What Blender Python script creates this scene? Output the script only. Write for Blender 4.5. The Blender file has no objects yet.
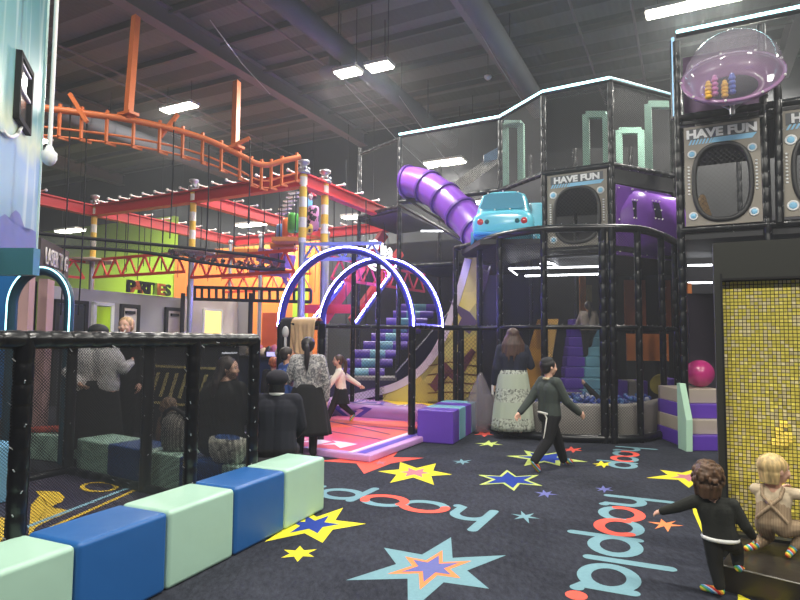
import bpy, bmesh, math, random
from mathutils import Vector, Matrix, noise
random.seed(7)
sc = bpy.context.scene
COL = sc.collection
PI = math.pi
# ---------------------------------------------------------------- camera
FPX = 580.0
PITCH = math.atan(38/FPX); ROLL = .008
cam_d = bpy.data.cameras.new('camera'); cam = bpy.data.objects.new('camera', cam_d); COL.objects.link(cam)
cam_d.sensor_width = 36; cam_d.lens = 36*FPX/800; cam_d.clip_end = 200
cam.location = (0, 0, 1.5); cam.rotation_euler = (Matrix.Rotation(PI/2+PITCH, 3, 'X') @ Matrix.Rotation(ROLL, 3, 'Z')).to_euler()
sc.camera = cam
# ---------------------------------------------------------------- world, exposure
w = bpy.data.worlds.new('world'); sc.world = w; w.use_nodes = True
w.node_tree.nodes['Background'].inputs[0].default_value = (.62, .66, .72, 1)
w.node_tree.nodes['Background'].inputs[1].default_value = .42
# thin haze volume added to lift the blacks and spread the lamp glow
vs_ = w.node_tree.nodes.new('ShaderNodeVolumeScatter'); vs_.inputs['Density'].default_value = .004; vs_.inputs['Color'].default_value = (.9, .95, 1, 1); vs_.inputs['Anisotropy'].default_value = .35
w.node_tree.links.new(vs_.outputs[0], w.node_tree.nodes['World Output'].inputs['Volume'])
sc.view_settings.view_transform = 'Standard'; sc.view_settings.look = 'None'
sc.view_settings.exposure = 0.8; sc.view_settings.gamma = 1; sc.view_settings.use_curve_mapping = False
sc.cycles.transparent_max_bounces = 40; sc.cycles.max_bounces = 8
sc.cycles.sample_clamp_indirect = 6
# ceiling lamps: (x, y) and their power; the visible fixtures are built further down at the same spots
LAMP_Z = 7.9
LAMP_W = 240.0
def S(c):
    return tuple((v/255/12.92 if v/255 <= .04045 else ((v/255+.055)/1.055)**2.4) for v in c)
# ---------------------------------------------------------------- projection helpers (authoring only: pixel + true depth -> metres)
CTH, STH = math.cos(PITCH), math.sin(PITCH)
def ray(px, py):
    u = (px-400)/FPX; v = (300-py)/FPX
    u, v = u*math.cos(ROLL)-v*math.sin(ROLL), u*math.sin(ROLL)+v*math.cos(ROLL)
    return Vector((u, CTH-v*STH, STH+v*CTH))
def W(px, py, Y):
    r = ray(px, py); t = Y/r.y
    return Vector((r.x*t, Y, 1.5+r.z*t))
def Fl(px, py, z=0.0):
    r = ray(px, py); t = (z-1.5)/r.z
    return Vector((r.x*t, r.y*t, z))
def onwall(px, py, p0, p1):
    r = ray(px, py)
    dx, dy = p1[0]-p0[0], p1[1]-p0[1]
    # t*r.xy = p0 + s*d
    t = (p0[0]*dy-p0[1]*dx)/(r.x*dy-r.y*dx)
    return Vector((r.x*t, r.y*t, 1.5+r.z*t))
A = Vector((.4472, .8944, 0)); B = Vector((.8944, -.4472, 0)); Z = Vector((0, 0, 1))
RB = math.atan2(B.y, B.x)
def lamp_spot(px, py):
    r = ray(px, py); tz = LAMP_Z if py < 170 else (6.6 if py < 200 else 5.4)
    if 60 < py < 80: tz = 7.1
    t_ = (tz-1.5)/r.z
    if r.dot(A)*t_ > 16.3: t_ = 16.3/r.dot(A)
    return Vector((r.x*t_, r.y*t_, 1.5+r.z*t_))
LAMP_PX = [((179, 108), 1), ((348, 73), .45), ((379.5, 67), .45), ((704, 3), 1.3), ((445, 163), 1), ((172, 197), .6), ((300, 184), .5), ((70, 231), .6), ((360, 216.5), .5), ((251, 225), .5), ((43, 141), .12), ((486, 202), .4)]
ADDED_FILL_LAMPS = [(-4.6, 6.4), (0.4, 4.3), (5.4, 2.2), (-6.5, -1), (-1.6, -2.6), (3.4, -5), (10.5, 7.5), (8.5, 14)]  # extra ceiling lamps added to fill the hall with light
for (lx, ly, lz), k_ in [(lamp_spot(*p), k) for p, k in LAMP_PX]+[(Vector((x, y, LAMP_Z)), 1) for x, y in ADDED_FILL_LAMPS]:
    ld = bpy.data.lights.new('ceiling_lamp_light', 'AREA'); ld.shape = 'RECTANGLE'; ld.size = 1.25; ld.size_y = .3
    ld.energy = LAMP_W*k_; ld.color = (1, .965, .88)
    lo = bpy.data.objects.new('ceiling_lamp_light', ld); COL.objects.link(lo)
    lo.location = (lx, ly, lz-.03); lo.rotation_euler = (0, 0, RB)
# ---------------------------------------------------------------- materials
MATS = {}
def nodes(m):
    m.use_nodes = True; nt = m.node_tree; return nt, nt.nodes, nt.links, nt.nodes['Principled BSDF']
def mat(name, rgb, rough=.6, metal=0, var=.0, scale=8, bump=0, emit=None, es=0, coat=0, spec=None, bscale=None):
    if name in MATS: return MATS[name]
    m = bpy.data.materials.new(name); nt, N, L, P = nodes(m)
    c = S(rgb); P.inputs['Base Color'].default_value = (*c, 1); P.inputs['Roughness'].default_value = rough
    P.inputs['Metallic'].default_value = metal
    if coat: P.inputs['Coat Weight'].default_value = coat; P.inputs['Coat Roughness'].default_value = .15
    if spec is not None: P.inputs['Specular IOR Level'].default_value = spec
    if emit: P.inputs['Emission Color'].default_value = (*emit, 1); P.inputs['Emission Strength'].default_value = es
    if var or bump:
        tc = N.new('ShaderNodeTexCoord'); nz = N.new('ShaderNodeTexNoise'); nz.inputs['Scale'].default_value = scale
        nz.inputs['Detail'].default_value = 5
        L.new(tc.outputs['Object'], nz.inputs['Vector'])
        if var:
            mx = N.new('ShaderNodeMix'); mx.data_type = 'RGBA'
            mx.inputs[6].default_value = (*[v*(1-var) for v in c], 1); mx.inputs[7].default_value = (*[min(1, v*(1+var)) for v in c], 1)
            L.new(nz.outputs['Fac'], mx.inputs[0]); L.new(mx.outputs[2], P.inputs['Base Color'])
        if bump:
            bn = N.new('ShaderNodeBump'); bn.inputs['Strength'].default_value = bump; bn.inputs['Distance'].default_value = .02
            if bscale:
                n2 = N.new('ShaderNodeTexNoise'); n2.inputs['Scale'].default_value = bscale; L.new(tc.outputs['Object'], n2.inputs['Vector'])
                L.new(n2.outputs['Fac'], bn.inputs['Height'])
            else: L.new(nz.outputs['Fac'], bn.inputs['Height'])
            L.new(bn.outputs['Normal'], P.inputs['Normal'])
    MATS[name] = m; return m
def ramp_mat(name, kind, scale, stops, rough=.7, coord='Object', rot=(0, 0, 0), interp='CONSTANT', vscale=(1, 1, 1), dist=0, detail=2, bump=0, direction='X', emit=0):
    """a pattern printed on or woven into the thing"""
    if name in MATS: return MATS[name]
    m = bpy.data.materials.new(name); nt, N, L, P = nodes(m); P.inputs['Roughness'].default_value = rough
    tc = N.new('ShaderNodeTexCoord'); mp = N.new('ShaderNodeMapping'); mp.inputs['Rotation'].default_value = rot; mp.inputs['Scale'].default_value = vscale
    L.new(tc.outputs[coord], mp.inputs['Vector'])
    if kind == 'wave':
        t = N.new('ShaderNodeTexWave'); t.bands_direction = direction; t.wave_profile = 'SAW'; t.inputs['Distortion'].default_value = dist; out = t.outputs['Fac']
    elif kind == 'noise':
        t = N.new('ShaderNodeTexNoise'); t.inputs['Detail'].default_value = detail; out = t.outputs['Fac']
    elif kind == 'voronoi':
        t = N.new('ShaderNodeTexVoronoi'); out = t.outputs['Color']
    t.inputs['Scale'].default_value = scale
    L.new(mp.outputs[0], t.inputs['Vector'])
    r = N.new('ShaderNodeValToRGB'); r.color_ramp.interpolation = interp
    e = r.color_ramp.elements
    while len(e) < len(stops): e.new(.5)
    for el, (p, c) in zip(e, stops): el.position = p; el.color = (*S(c), 1)
    L.new(out, r.inputs[0]); L.new(r.outputs[0], P.inputs['Base Color'])
    if bump:
        bn = N.new('ShaderNodeBump'); bn.inputs['Strength'].default_value = bump; bn.inputs['Distance'].default_value = .01
        L.new(t.outputs[0], bn.inputs['Height']); L.new(bn.outputs[0], P.inputs['Normal'])
    MATS[name] = m; return m
def net_mat(name, rgb, pitch, cover, rot=45, rough=.6):
    """knotted netting: real open holes between the strands; UVs are in metres"""
    if name in MATS: return MATS[name]
    m = bpy.data.materials.new(name); nt, N, L, P = nodes(m)
    P.inputs['Base Color'].default_value = (*S(rgb), 1); P.inputs['Roughness'].default_value = rough
    uv = N.new('ShaderNodeUVMap'); mp = N.new('ShaderNodeMapping'); mp.inputs['Rotation'].default_value = (0, 0, math.radians(rot)); mp.inputs['Scale'].default_value = (1/pitch,)*3
    L.new(uv.outputs[0], mp.inputs['Vector']); sp = N.new('ShaderNodeSeparateXYZ'); L.new(mp.outputs[0], sp.inputs[0])
    c = 1-math.sqrt(1-cover); outs = []
    for k in (0, 1):
        f = N.new('ShaderNodeMath'); f.operation = 'FRACT'; L.new(sp.outputs[k], f.inputs[0])
        l = N.new('ShaderNodeMath'); l.operation = 'LESS_THAN'; L.new(f.outputs[0], l.inputs[0]); l.inputs[1].default_value = c; outs.append(l)
    mx = N.new('ShaderNodeMath'); mx.operation = 'MAXIMUM'; L.new(outs[0].outputs[0], mx.inputs[0]); L.new(outs[1].outputs[0], mx.inputs[1])
    L.new(mx.outputs[0], P.inputs['Alpha'])
    MATS[name] = m; return m
def emis(name, rgb, strength):
    if name in MATS: return MATS[name]
    m = bpy.data.materials.new(name); nt, N, L, P = nodes(m)
    P.inputs['Base Color'].default_value = (.02, .02, .02, 1)
    P.inputs['Emission Color'].default_value = (*rgb, 1); P.inputs['Emission Strength'].default_value = strength
    MATS[name] = m; return m
def clear_mat(name, rgb, alpha, rough=.05):
    if name in MATS: return MATS[name]
    m = bpy.data.materials.new(name); nt, N, L, P = nodes(m)
    P.inputs['Base Color'].default_value = (*S(rgb), 1); P.inputs['Roughness'].default_value = rough; P.inputs['Alpha'].default_value = alpha
    P.inputs['Coat Weight'].default_value = 1; P.inputs['Coat Roughness'].default_value = .03
    MATS[name] = m; return m

M = dict(
    pad=mat('black_vinyl_foam', (15, 16, 21), .3, bump=.25, scale=14),
    tie=mat('cable_tie_black', (16, 16, 18), .3),
    tail=mat('cable_tie_tail', (190, 192, 196), .4),
    black=mat('matt_black', (18, 18, 21), .75),
    dark=mat('dark_charcoal', (30, 31, 36), .8),
    deckm=mat('black_deck_vinyl', (26, 27, 32), .55),
    net=net_mat('black_netting', (26, 27, 31), .03, .34),
    netd=net_mat('black_netting_fine', (24, 25, 30), .0125, .46),
    netl=net_mat('grey_netting_wide', (26, 26, 29), .05, .16),
    mint=mat('mint_vinyl', (176, 214, 194), .38, bump=.35, bscale=3.5, var=.04, scale=3),
    blue=mat('royal_blue_vinyl', (38, 98, 166), .36, bump=.35, bscale=3.5, var=.05, scale=3),
    purple=mat('purple_vinyl', (98, 62, 176), .38, bump=.15, bscale=5),
    teal=mat('pale_teal_vinyl', (120, 176, 196), .4, bump=.15, bscale=5),
    greyv=mat('grey_beige_vinyl', (142, 136, 130), .5, bump=.3, bscale=4),
    beigev=mat('beige_vinyl', (176, 164, 150), .5, bump=.2, bscale=5),
    plasticp=mat('purple_plastic', (124, 70, 176), .28, coat=.4),
    cyanp=mat('cyan_plastic', (104, 200, 224), .25, coat=.5),
    red=mat('red_painted_steel', (206, 52, 58), .45, var=.08),
    redd=mat('coral_red_painted_steel', (222, 70, 52), .45, var=.08),
    orange=mat('orange_painted_steel', (222, 118, 62), .45, var=.1),
    steel=mat('galvanised_steel', (176, 178, 182), .35, .6),
    white=mat('white_paint', (232, 232, 228), .5),
    yellow=mat('yellow_band_paint', (236, 196, 70), .5),
    wood=mat('orange_stained_boards', (224, 140, 60), .6, var=.15, scale=14),
    greytop=mat('grey_landing_vinyl', (128, 124, 122), .5),
    skin=mat('skin', (226, 178, 154), .5), skin2=mat('skin_tan', (206, 156, 130), .5),
    lips=mat('lips', (176, 92, 88), .5), eye=mat('dark_iris', (28, 22, 20), .25), eyew=mat('eye_white', (225, 222, 216), .4),
)
# ---------------------------------------------------------------- mesh builder
def frame(d):
    d = d.normalized(); up = Z if abs(d.z) < .95 else Vector((0, 1, 0))
    x = d.cross(up).normalized(); y = x.cross(d).normalized(); return x, y, d
RZC = 0
class MB:
    def __init__(s): s.v = []; s.f = []; s.m = []; s.uv = []; s.sm = []
    def add(s, vs, fs, m=0, uvs=None, smooth=False):
        o = len(s.v); s.v += [tuple(v) for v in vs]
        for k, f in enumerate(fs):
            s.f.append([i+o for i in f]); s.m.append(m); s.uv.append(uvs[k] if uvs else None); s.sm.append(smooth)
        return s
    def box(s, c, sz, rz=0, m=0, R=None, top=None):
        c = Vector(c); hx, hy, hz = sz[0]/2, sz[1]/2, sz[2]/2
        R = R or Matrix.Rotation(rz, 3, 'Z'); t = top or 1
        vs = [c+R@Vector((x*hx*(t if z > 0 else 1), y*hy*(t if z > 0 else 1), z*hz)) for z in (-1, 1) for y in (-1, 1) for x in (-1, 1)]
        return s.add(vs, [(0, 2, 3, 1), (4, 5, 7, 6), (0, 1, 5, 4), (2, 6, 7, 3), (0, 4, 6, 2), (1, 3, 7, 5)], m)
    def beam(s, a, b, wd, h, m=0, up=Z):
        a, b = Vector(a), Vector(b); d = (b-a); x = d.cross(up).normalized(); y = x.cross(d).normalized()
        R = Matrix((x, d.normalized(), y)).transposed()
        return s.box((a+b)/2, (wd, d.length, h), R=R, m=m)
    def tube(s, pts, r, n=10, m=0, closed=False, caps=True, smooth=True):
        pts = [Vector(p) for p in pts]; k = len(pts); rs = r if isinstance(r, (list, tuple)) else [r]*k
        vs = []; px = None
        for i, p in enumerate(pts):
            if closed: d = pts[(i+1) % k]-pts[i-1]
            else: d = pts[min(i+1, k-1)]-pts[max(i-1, 0)]
            d = d.normalized()
            if px is None: x, y, _ = frame(d)
            else:
                x = (px-d*px.dot(d)).normalized(); y = d.cross(x) if False else x.cross(d)*-1
                y = d.cross(x)
            if px is None: y = d.cross(x)
            px = x
            for j in range(n):
                a = 2*PI*j/n; vs.append(p+(x*math.cos(a)+y*math.sin(a))*rs[i])
        fs = []
        for i in range(k if closed else k-1):
            for j in range(n):
                a, b = i*n+j, i*n+(j+1) % n; c, e = ((i+1) % k)*n+(j+1) % n, ((i+1) % k)*n+j
                fs.append((a, b, c, e))
        s.add(vs, fs, m, smooth=smooth)
        if caps and not closed:
            s.add(vs[:n], [tuple(reversed(range(n)))], m); s.add(vs[-n:], [tuple(range(n))], m)
        return s
    def lathe(s, prof, c=(0, 0, 0), n=20, m=0, sx=1, sy=1, axis=None, smooth=True, fn=None):
        c = Vector(c); x, y, d = (Vector((1, 0, 0)), Vector((0, 1, 0)), Z) if axis is None else frame(Vector(axis))
        vs = []
        for i, (r, z) in enumerate(prof):
            for j in range(n):
                a = 2*PI*j/n; rr = r*(fn(a, i) if fn else 1)
                vs.append(c+x*(rr*math.cos(a)*sx)+y*(rr*math.sin(a)*sy)+d*z)
        fs = [(i*n+j, i*n+(j+1) % n, (i+1)*n+(j+1) % n, (i+1)*n+j) for i in range(len(prof)-1) for j in range(n)]
        return s.add(vs, fs, m, smooth=smooth)
    def ball(s, c, r, n=12, m=0, R=None):
        r = r if isinstance(r, (tuple, list, Vector)) else (r, r, r); c = Vector(c); vs = []; k = max(6, n//2+2)
        for i in range(k+1):
            th = PI*i/k
            for j in range(n):
                a = 2*PI*j/n; q = Vector((r[0]*math.sin(th)*math.cos(a), r[1]*math.sin(th)*math.sin(a), -r[2]*math.cos(th)))
                vs.append(c+(R@q if R else q))
        fs = []
        for i in range(k):
            for j in range(n):
                q = (i*n+j, i*n+(j+1) % n, (i+1)*n+(j+1) % n, (i+1)*n+j)
                if i == 0: q = (i*n, (i+1)*n+(j+1) % n, (i+1)*n+j)
                elif i == k-1: q = (i*n+j, i*n+(j+1) % n, (i+1)*n)
                fs.append(q)
        return s.add(vs, fs, m, smooth=True)
    def cap(s, a, ra, b, rb, n=10, m=0):
        a, b = Vector(a), Vector(b); s.ball(a, ra, n, m); s.ball(b, rb, n, m)
        if (b-a).length > 1e-4: s.tube([a, b], [ra, rb], n, m)
        return s
    def prism(s, pts, d, m=0):
        """polygon (ccw list) extruded by vector d, convex or star-shaped about its centre"""
        pts = [Vector(p) for p in pts]; n = len(pts); d = Vector(d)
        vs = pts+[p+d for p in pts]
        fs = [(i, (i+1) % n, n+(i+1) % n, n+i) for i in range(n)]
        s.add(vs, fs, m); s.poly(pts, m, True); s.poly([p+d for p in pts], m)
        return s
    def poly(s, pts, m=0, flip=False):
        pts = [Vector(p) for p in pts]; c = sum(pts, Vector())/len(pts); n = len(pts)
        fs = [((i, (i+1) % n, n) if not flip else ((i+1) % n, i, n)) for i in range(n)]
        return s.add(pts+[c], fs, m)
    def quad(s, a, b, c, d, m=0):
        """a-b runs along, b-c runs up; carries UVs in metres"""
        a, b, c, d = map(Vector, (a, b, c, d)); wd = (b-a).length; h = (c-b).length
        return s.add([a, b, c, d], [(0, 1, 2, 3)], m, uvs=[[(0, 0), (wd, 0), (wd, h), (0, h)]])
    def ribbon(s, pts, wd, z, m=0, capn=8, closed=False):
        """flat inlaid stroke with round ends"""
        pts = [Vector((p[0], p[1], z)) for p in pts]; k = len(pts); vs = []
        for i, p in enumerate(pts):
            d = (pts[(i+1) % k]-pts[i-1]) if closed else (pts[min(i+1, k-1)]-pts[max(i-1, 0)]); d.normalize()
            nrm = Vector((-d.y, d.x, 0)); vs += [p+nrm*wd/2, p-nrm*wd/2]
        global RZC
        RZC = (RZC+1) % 12; z += RZC*.00012; vs = [Vector((q.x, q.y, z)) for q in vs]; pts = [Vector((q.x, q.y, z-.00006)) for q in pts]
        s.add(vs, [(2*i, 2*i+1, (2*i+3) % (2*k), (2*i+2) % (2*k)) for i in range(k if closed else k-1)], m)
        if not closed:
            for p in (pts[0], pts[-1]):
                s.poly([p+Vector((math.cos(2*PI*j/16), math.sin(2*PI*j/16), 0))*wd/2 for j in range(16)], m)
        return s
    def data(s, name):
        me = bpy.data.meshes.new(name); me.from_pydata(s.v, [], s.f)
        me.polygons.foreach_set('material_index', s.m); me.polygons.foreach_set('use_smooth', s.sm)
        if any(u is not None for u in s.uv):
            ul = me.uv_layers.new(name='UVMap')
            for p, u in zip(me.polygons, s.uv):
                if u:
                    for li, q in zip(p.loop_indices, u): ul.data[li].uv = q
        me.update(); return me
    def build(s, name, mats, parent=None, loc=None, bev=0, seg=2):
        me = s.data(name); mats = mats if isinstance(mats, (list, tuple)) else [mats]
        for q in mats: me.materials.append(q)
        o = bpy.data.objects.new(name, me); COL.objects.link(o)
        if parent:
            o.parent = parent
            if loc is None: o.matrix_parent_inverse = PINV(parent)
        if loc is not None: o.location = loc
        if bev:
            b = o.modifiers.new('bevel', 'BEVEL'); b.width = bev; b.segments = seg; b.limit_method = 'ANGLE'
            for p in me.polygons: p.use_smooth = True
            wn = o.modifiers.new('wn', 'WEIGHTED_NORMAL')
        return o
def PINV(p):
    mtx = Matrix.LocRotScale(p.location, p.rotation_euler, p.scale)
    return mtx.inverted()
def tag(o, label=None, cat=None, group=None, kind=None):
    if label: o['label'] = label
    if cat: o['category'] = cat
    if group: o['group'] = group
    if kind: o['kind'] = kind
    return o
def thing(name, label, cat, loc=(0, 0, 0), rz=0, group=None):
    o = bpy.data.objects.new(name, None); COL.objects.link(o); o.location = loc; o.rotation_euler = (0, 0, rz); o.empty_display_size = .1
    return tag(o, label, cat, group)
def struct(o): o['kind'] = 'structure'; return o
def copy_tree(o, parent=None):
    c = o.copy(); COL.objects.link(c)
    if parent: c.parent = parent
    for ch in [x for x in COL.objects if x.parent == o]: copy_tree(ch, c)
    return c
def text_mesh(name, body, size, m, depth=.01, bold=.0, shear=0, parent=None, R=None, loc=(0, 0, 0), align='CENTER', xs=1):
    cu = bpy.data.curves.new('tmp', 'FONT'); cu.body = body; cu.size = size; cu.extrude = depth; cu.offset = bold; cu.shear = shear
    cu.align_x = align; cu.align_y = 'CENTER'; cu.resolution_u = 3
    to = bpy.data.objects.new('tmp', cu); COL.objects.link(to)
    dg = bpy.context.evaluated_depsgraph_get(); me = bpy.data.meshes.new_from_object(to.evaluated_get(dg))
    bpy.data.objects.remove(to); bpy.data.curves.remove(cu)
    me.transform(Matrix.Diagonal((xs, 1, 1, 1)))
    mt = Matrix.Translation(loc) @ (R.to_4x4() if R else Matrix())
    me.transform(mt); me.materials.clear(); me.materials.append(m)
    o = bpy.data.objects.new(name, me); COL.objects.link(o)
    if parent: o.parent = parent; o.matrix_parent_inverse = PINV(parent)
    return o
def basisR(x, up=Z):
    """rotation whose local x runs along x, local y up, local z out of the sign"""
    x = Vector(x).normalized(); y = Vector(up); z = x.cross(y).normalized(); return Matrix((x, y, z)).transposed()
def post_mb(mb, a, b, r=.055, step=.22, ties=True):
    a, b = Vector(a), Vector(b)
    d = b-a; L = d.length; x, y, _ = frame(d); d.normalize(); n = int(L/step)
    ps, rs = [a], [r]
    for i in range(1, n+1):
        p = a+d*(L*i/(n+1)); ps += [p-d*.022, p-d*.006, p+d*.006, p+d*.022]; rs += [r, r*.91, r*.91, r]
    mb.tube(ps+[b], rs+[r], 12, 0)
    if ties:
        for i in range(1, n+1):
            p = a+d*(L*i/(n+1))
            mb.tube([p-d*.006, p+d*.006], r*.96, 12, 1, caps=False)
            an = random.uniform(0, 2*PI) if abs(d.z) < .5 else random.uniform(-2.4, -.6)
            if abs(d.z) > .5: o = Vector((math.cos(an), math.sin(an), 0))
            else: o = x*math.cos(an)+y*math.sin(an)
            mb.beam(p+o*r*.95, p+o*(r+.018)+d*.016, .005, .0035, 2, up=d if abs(o.dot(d)) < .9 else x)
    return mb
PADM = [M['pad'], M['tie'], M['tail']]
def post(a, b, parent, r=.055, name='post', step=.22):
    return post_mb(MB(), a, b, r, step).build(name, PADM, parent)
def net(parent, a, b, z0, z1, m='net', name='net_panel'):
    a, b = Vector(a), Vector(b); mb = MB()
    mb.quad((a.x, a.y, z0), (b.x, b.y, z0), (b.x, b.y, z1), (a.x, a.y, z1)); return mb.build(name, M[m], parent)
# ================================================================ STRUCTURE: floor, carpet inlays, walls, ceiling
def carpet():
    m = bpy.data.materials.new('navy_carpet'); nt, N, L, P = nodes(m); P.inputs['Roughness'].default_value = .95
    P.inputs['Specular IOR Level'].default_value = .15
    tc = N.new('ShaderNodeTexCoord'); n1 = N.new('ShaderNodeTexNoise'); n1.inputs['Scale'].default_value = 26; n1.inputs['Detail'].default_value = 8; n1.inputs['Roughness'].default_value = .8
    n2 = N.new('ShaderNodeTexNoise'); n2.inputs['Scale'].default_value = 1.6
    mp = N.new('ShaderNodeMapping'); mp.inputs['Rotation'].default_value = (0, 0, -RB); mp.inputs['Scale'].default_value = (1, .45, 1)
    L.new(tc.outputs['Object'], mp.inputs[0]); L.new(mp.outputs[0], n1.inputs['Vector']); L.new(tc.outputs['Object'], n2.inputs['Vector'])
    a = N.new('ShaderNodeMath'); a.operation = 'MULTIPLY_ADD'; a.inputs[1].default_value = .35; L.new(n2.outputs['Fac'], a.inputs[0]); L.new(n1.outputs['Fac'], a.inputs[2])
    r = N.new('ShaderNodeValToRGB'); r.color_ramp.elements[0].position = .45; r.color_ramp.elements[0].color = (*S((23, 25, 32)), 1)
    r.color_ramp.elements[1].position = .95; r.color_ramp.elements[1].color = (*S((68, 71, 82)), 1)
    L.new(a.outputs[0], r.inputs[0]); L.new(r.outputs[0], P.inputs['Base Color'])
    bn = N.new('ShaderNodeBump'); bn.inputs['Strength'].default_value = .5; bn.inputs['Distance'].default_value = .01
    L.new(n1.outputs['Fac'], bn.inputs['Height']); L.new(bn.outputs[0], P.inputs['Normal'])
    return m
floor = MB().box((0, 10, -.05), (70, 60, .1)).build('floor', carpet()); struct(floor)
def cm(name, rgb): return mat('carpet_'+name, rgb, .95, var=.14, scale=40, spec=.15)
CT, CR, CY = cm('teal', (118, 156, 166)), cm('coral', (236, 98, 84)), cm('yellow', (226, 214, 56))
CP, CB, CO, CG, CV = cm('pink', (186, 120, 132)), cm('blue', (44, 66, 150)), cm('orange', (238, 140, 88)), cm('lime', (190, 206, 110)), cm('violet', (104, 108, 166))
def star(tips, mats, inner=(.42,), notch=.45, z=.002, name='star_inlay', c=None):
    P = [Fl(*t) for t in tips]; n = len(P); c = Fl(*c) if c else sum(P, Vector())/n
    P.sort(key=lambda p: math.atan2(p.y-c.y, p.x-c.x))
    out = []; R = sum((p-c).length for p in P)/n
    for i in range(n):
        a, b = P[i], P[(i+1) % n]; out.append(a)
        d = ((a-c).normalized()+(b-c).normalized()).normalized(); out.append(c+d*R*notch)
    mb = MB()
    for k, s_ in enumerate((1,)+tuple(inner)):
        pts = [Vector((c.x+(p.x-c.x)*s_, c.y+(p.y-c.y)*s_, z+.0012*k)) for p in out]
        mb.add(pts+[Vector((c.x, c.y, z+.0012*k))], [(i, (i+1) % len(pts), len(pts)) for i in range(len(pts))], k)
    o = mb.build(name, mats, floor); return o
star([(378, 471.4), (400, 462), (436, 463.6), (452, 474.6), (434, 485), (390, 483)], [CY, CP])
star([(507, 470), (539, 475), (542.5, 486), (514, 491), (479, 485), (478, 475)], [CG, CB], (.78,))
star([(343, 508), (366, 524), (322.5, 543), (264.5, 542), (270, 520), (300, 508)], [CY, CB], (.5,), c=(313, 525))
star([(300, 546), (317, 549.5), (314, 557), (297.5, 562), (281, 558), (284, 550)], [CY], ())
star([(451, 537.5), (506, 555.5), (489, 589), (408, 614), (346, 580.5), (384, 548)], [CT, CO, CV], (.53, .36), .42, c=(431, 568))
star([(506, 456), (524, 450.5), (566, 451), (588, 462), (560, 466), (524, 466)], [CG, CB], (.7,))
star([(534, 492), (543, 490), (552, 491.5), (558, 495), (548, 498), (538, 497)], [CV], (), .32)
star([(511, 514), (521, 511), (534, 513.5), (540, 519), (529, 523.5), (514, 519.5)], [CT], (), .3)
star([(452, 461), (461, 459), (472, 460), (470, 463), (463, 465), (455, 463.5)], [CT], (), .35)
star([(364, 474), (424, 458), (398, 452), (350, 453), (318, 461)], [CR], (), c=(374, 460))
star([(646, 478), (660, 470), (700, 468), (727, 476), (716, 487), (689, 488)], [CY, CP], (.45,))
star([(692, 503), (704, 537), (745, 530), (748, 510), (715, 498)], [CY, CP], (.4,))
star([(648, 522), (661, 519), (676, 521), (684, 526), (668, 532), (655, 529)], [CO], (), .32)
star([(592, 464), (601, 460.5), (611, 462), (614, 466), (604, 468), (595, 466.5)], [CY], (), .35)
star([(562, 449), (571, 446.5), (582, 448), (583, 451), (573, 453), (564, 451.5)], [CR], (), .35)
star([(738, 594), (790, 598), (780, 625), (752, 630), (735, 615)], [CY, CP], (.4,))
star([(475, 443.5), (489, 440.5), (498, 441.5), (503, 445), (492, 447), (479, 446)], [CG], (), .35)
star([(474, 435), (480, 431.5), (490, 432), (494, 435), (484, 437)], [CR], (), .4)
star([(595, 488), (603, 485.5), (612, 487.5), (614, 491), (604, 493), (597, 491)], [CV], (), .33)
star([(373, 463), (379, 461), (387, 462), (384, 465), (377, 465)], [CP], (), .4, z=.006)
# the word on the carpet, drawn in strokes: local x = reading direction, local y = up
def word(org, rd, up, hgt, letters, name='lettering_inlay', z=.002, ws=1):
    """letters of x-height .6*hgt"""
    org, rd, up = Vector(org), Vector(rd), Vector(up); xh = .6*hgt; wd = .135*hgt; x = 0
    mb = MB()
    def P(u, v): return org+rd*(u*ws)+up*v
    def arc(cx, cy, rx, ry, a0, a1, n=28): return [P(cx+rx*math.cos(a0+(a1-a0)*i/n), cy+ry*math.sin(a0+(a1-a0)*i/n)) for i in range(n+1)]
    rx, ry = .27*hgt, xh/2-wd/2
    for ch in letters:
        if ch == 'h':
            mb.ribbon([P(x+.06*hgt, wd/2), P(x+.06*hgt, .92*hgt)], wd, z)
            mb.ribbon(arc(x+.06*hgt+.2*hgt, xh-.26*hgt, .2*hgt, .2*hgt, PI, 0, 16)+[P(x+.46*hgt, wd/2), P(x+.53*hgt, wd/3)], wd, z); x += .62*hgt
        elif ch in 'oO':
            c = x+rx
            if ch == 'o':
                mb.ribbon(arc(c, xh/2, rx, ry, 0, 2*PI)[:-1], wd, z, closed=True)
                mb.ribbon(arc(c, xh/2, rx, ry, .2*PI, 1.1*PI, 20), wd*1.02, z+.0012, 1)
            else:
                mb.ribbon(arc(c, xh/2, rx, ry, 0, 2*PI)[:-1], wd, z, closed=True)
                mb.ribbon(arc(c, xh/2, rx, ry, .9*PI, 2.2*PI, 24), wd*1.02, z+.0012, 1)
            x += .56*hgt
        elif ch == 'p':
            x += .06*hgt
            mb.ribbon([P(x+.04*hgt, xh-wd/2), P(x+.04*hgt, -.2*hgt)], wd, z); mb.ribbon(arc(x+rx+.04*hgt, xh/2, rx, ry, 0, 2*PI)[:-1], wd, z, closed=True); x += .7*hgt
        elif ch == 'l':
            mb.ribbon([P(x+.05*hgt, wd/2), P(x+.05*hgt, 0.86*hgt)], wd, z); x += .22*hgt
        elif ch == 'a':
            mb.ribbon(arc(x+rx, xh/2, rx, ry, 0, 2*PI)[:-1], wd, z, closed=True); mb.ribbon([P(x+2*rx, xh-wd/2), P(x+2*rx, wd/2), P(x+2*rx+.08*hgt, wd/3)], wd, z); x += .72*hgt
        elif ch == '.':
            q = P(x+.06*hgt, .06*hgt); mb.poly([q+Vector((math.cos(2*PI*j/20), math.sin(2*PI*j/20), 0))*.1*hgt+Vector((0, 0, z)) for j in range(20)], 1)
    return mb.build(name, [CT, CR], floor)
word(Fl(500, 511), -B, -A, .64, 'hoOpla', ws=1.12)
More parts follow.
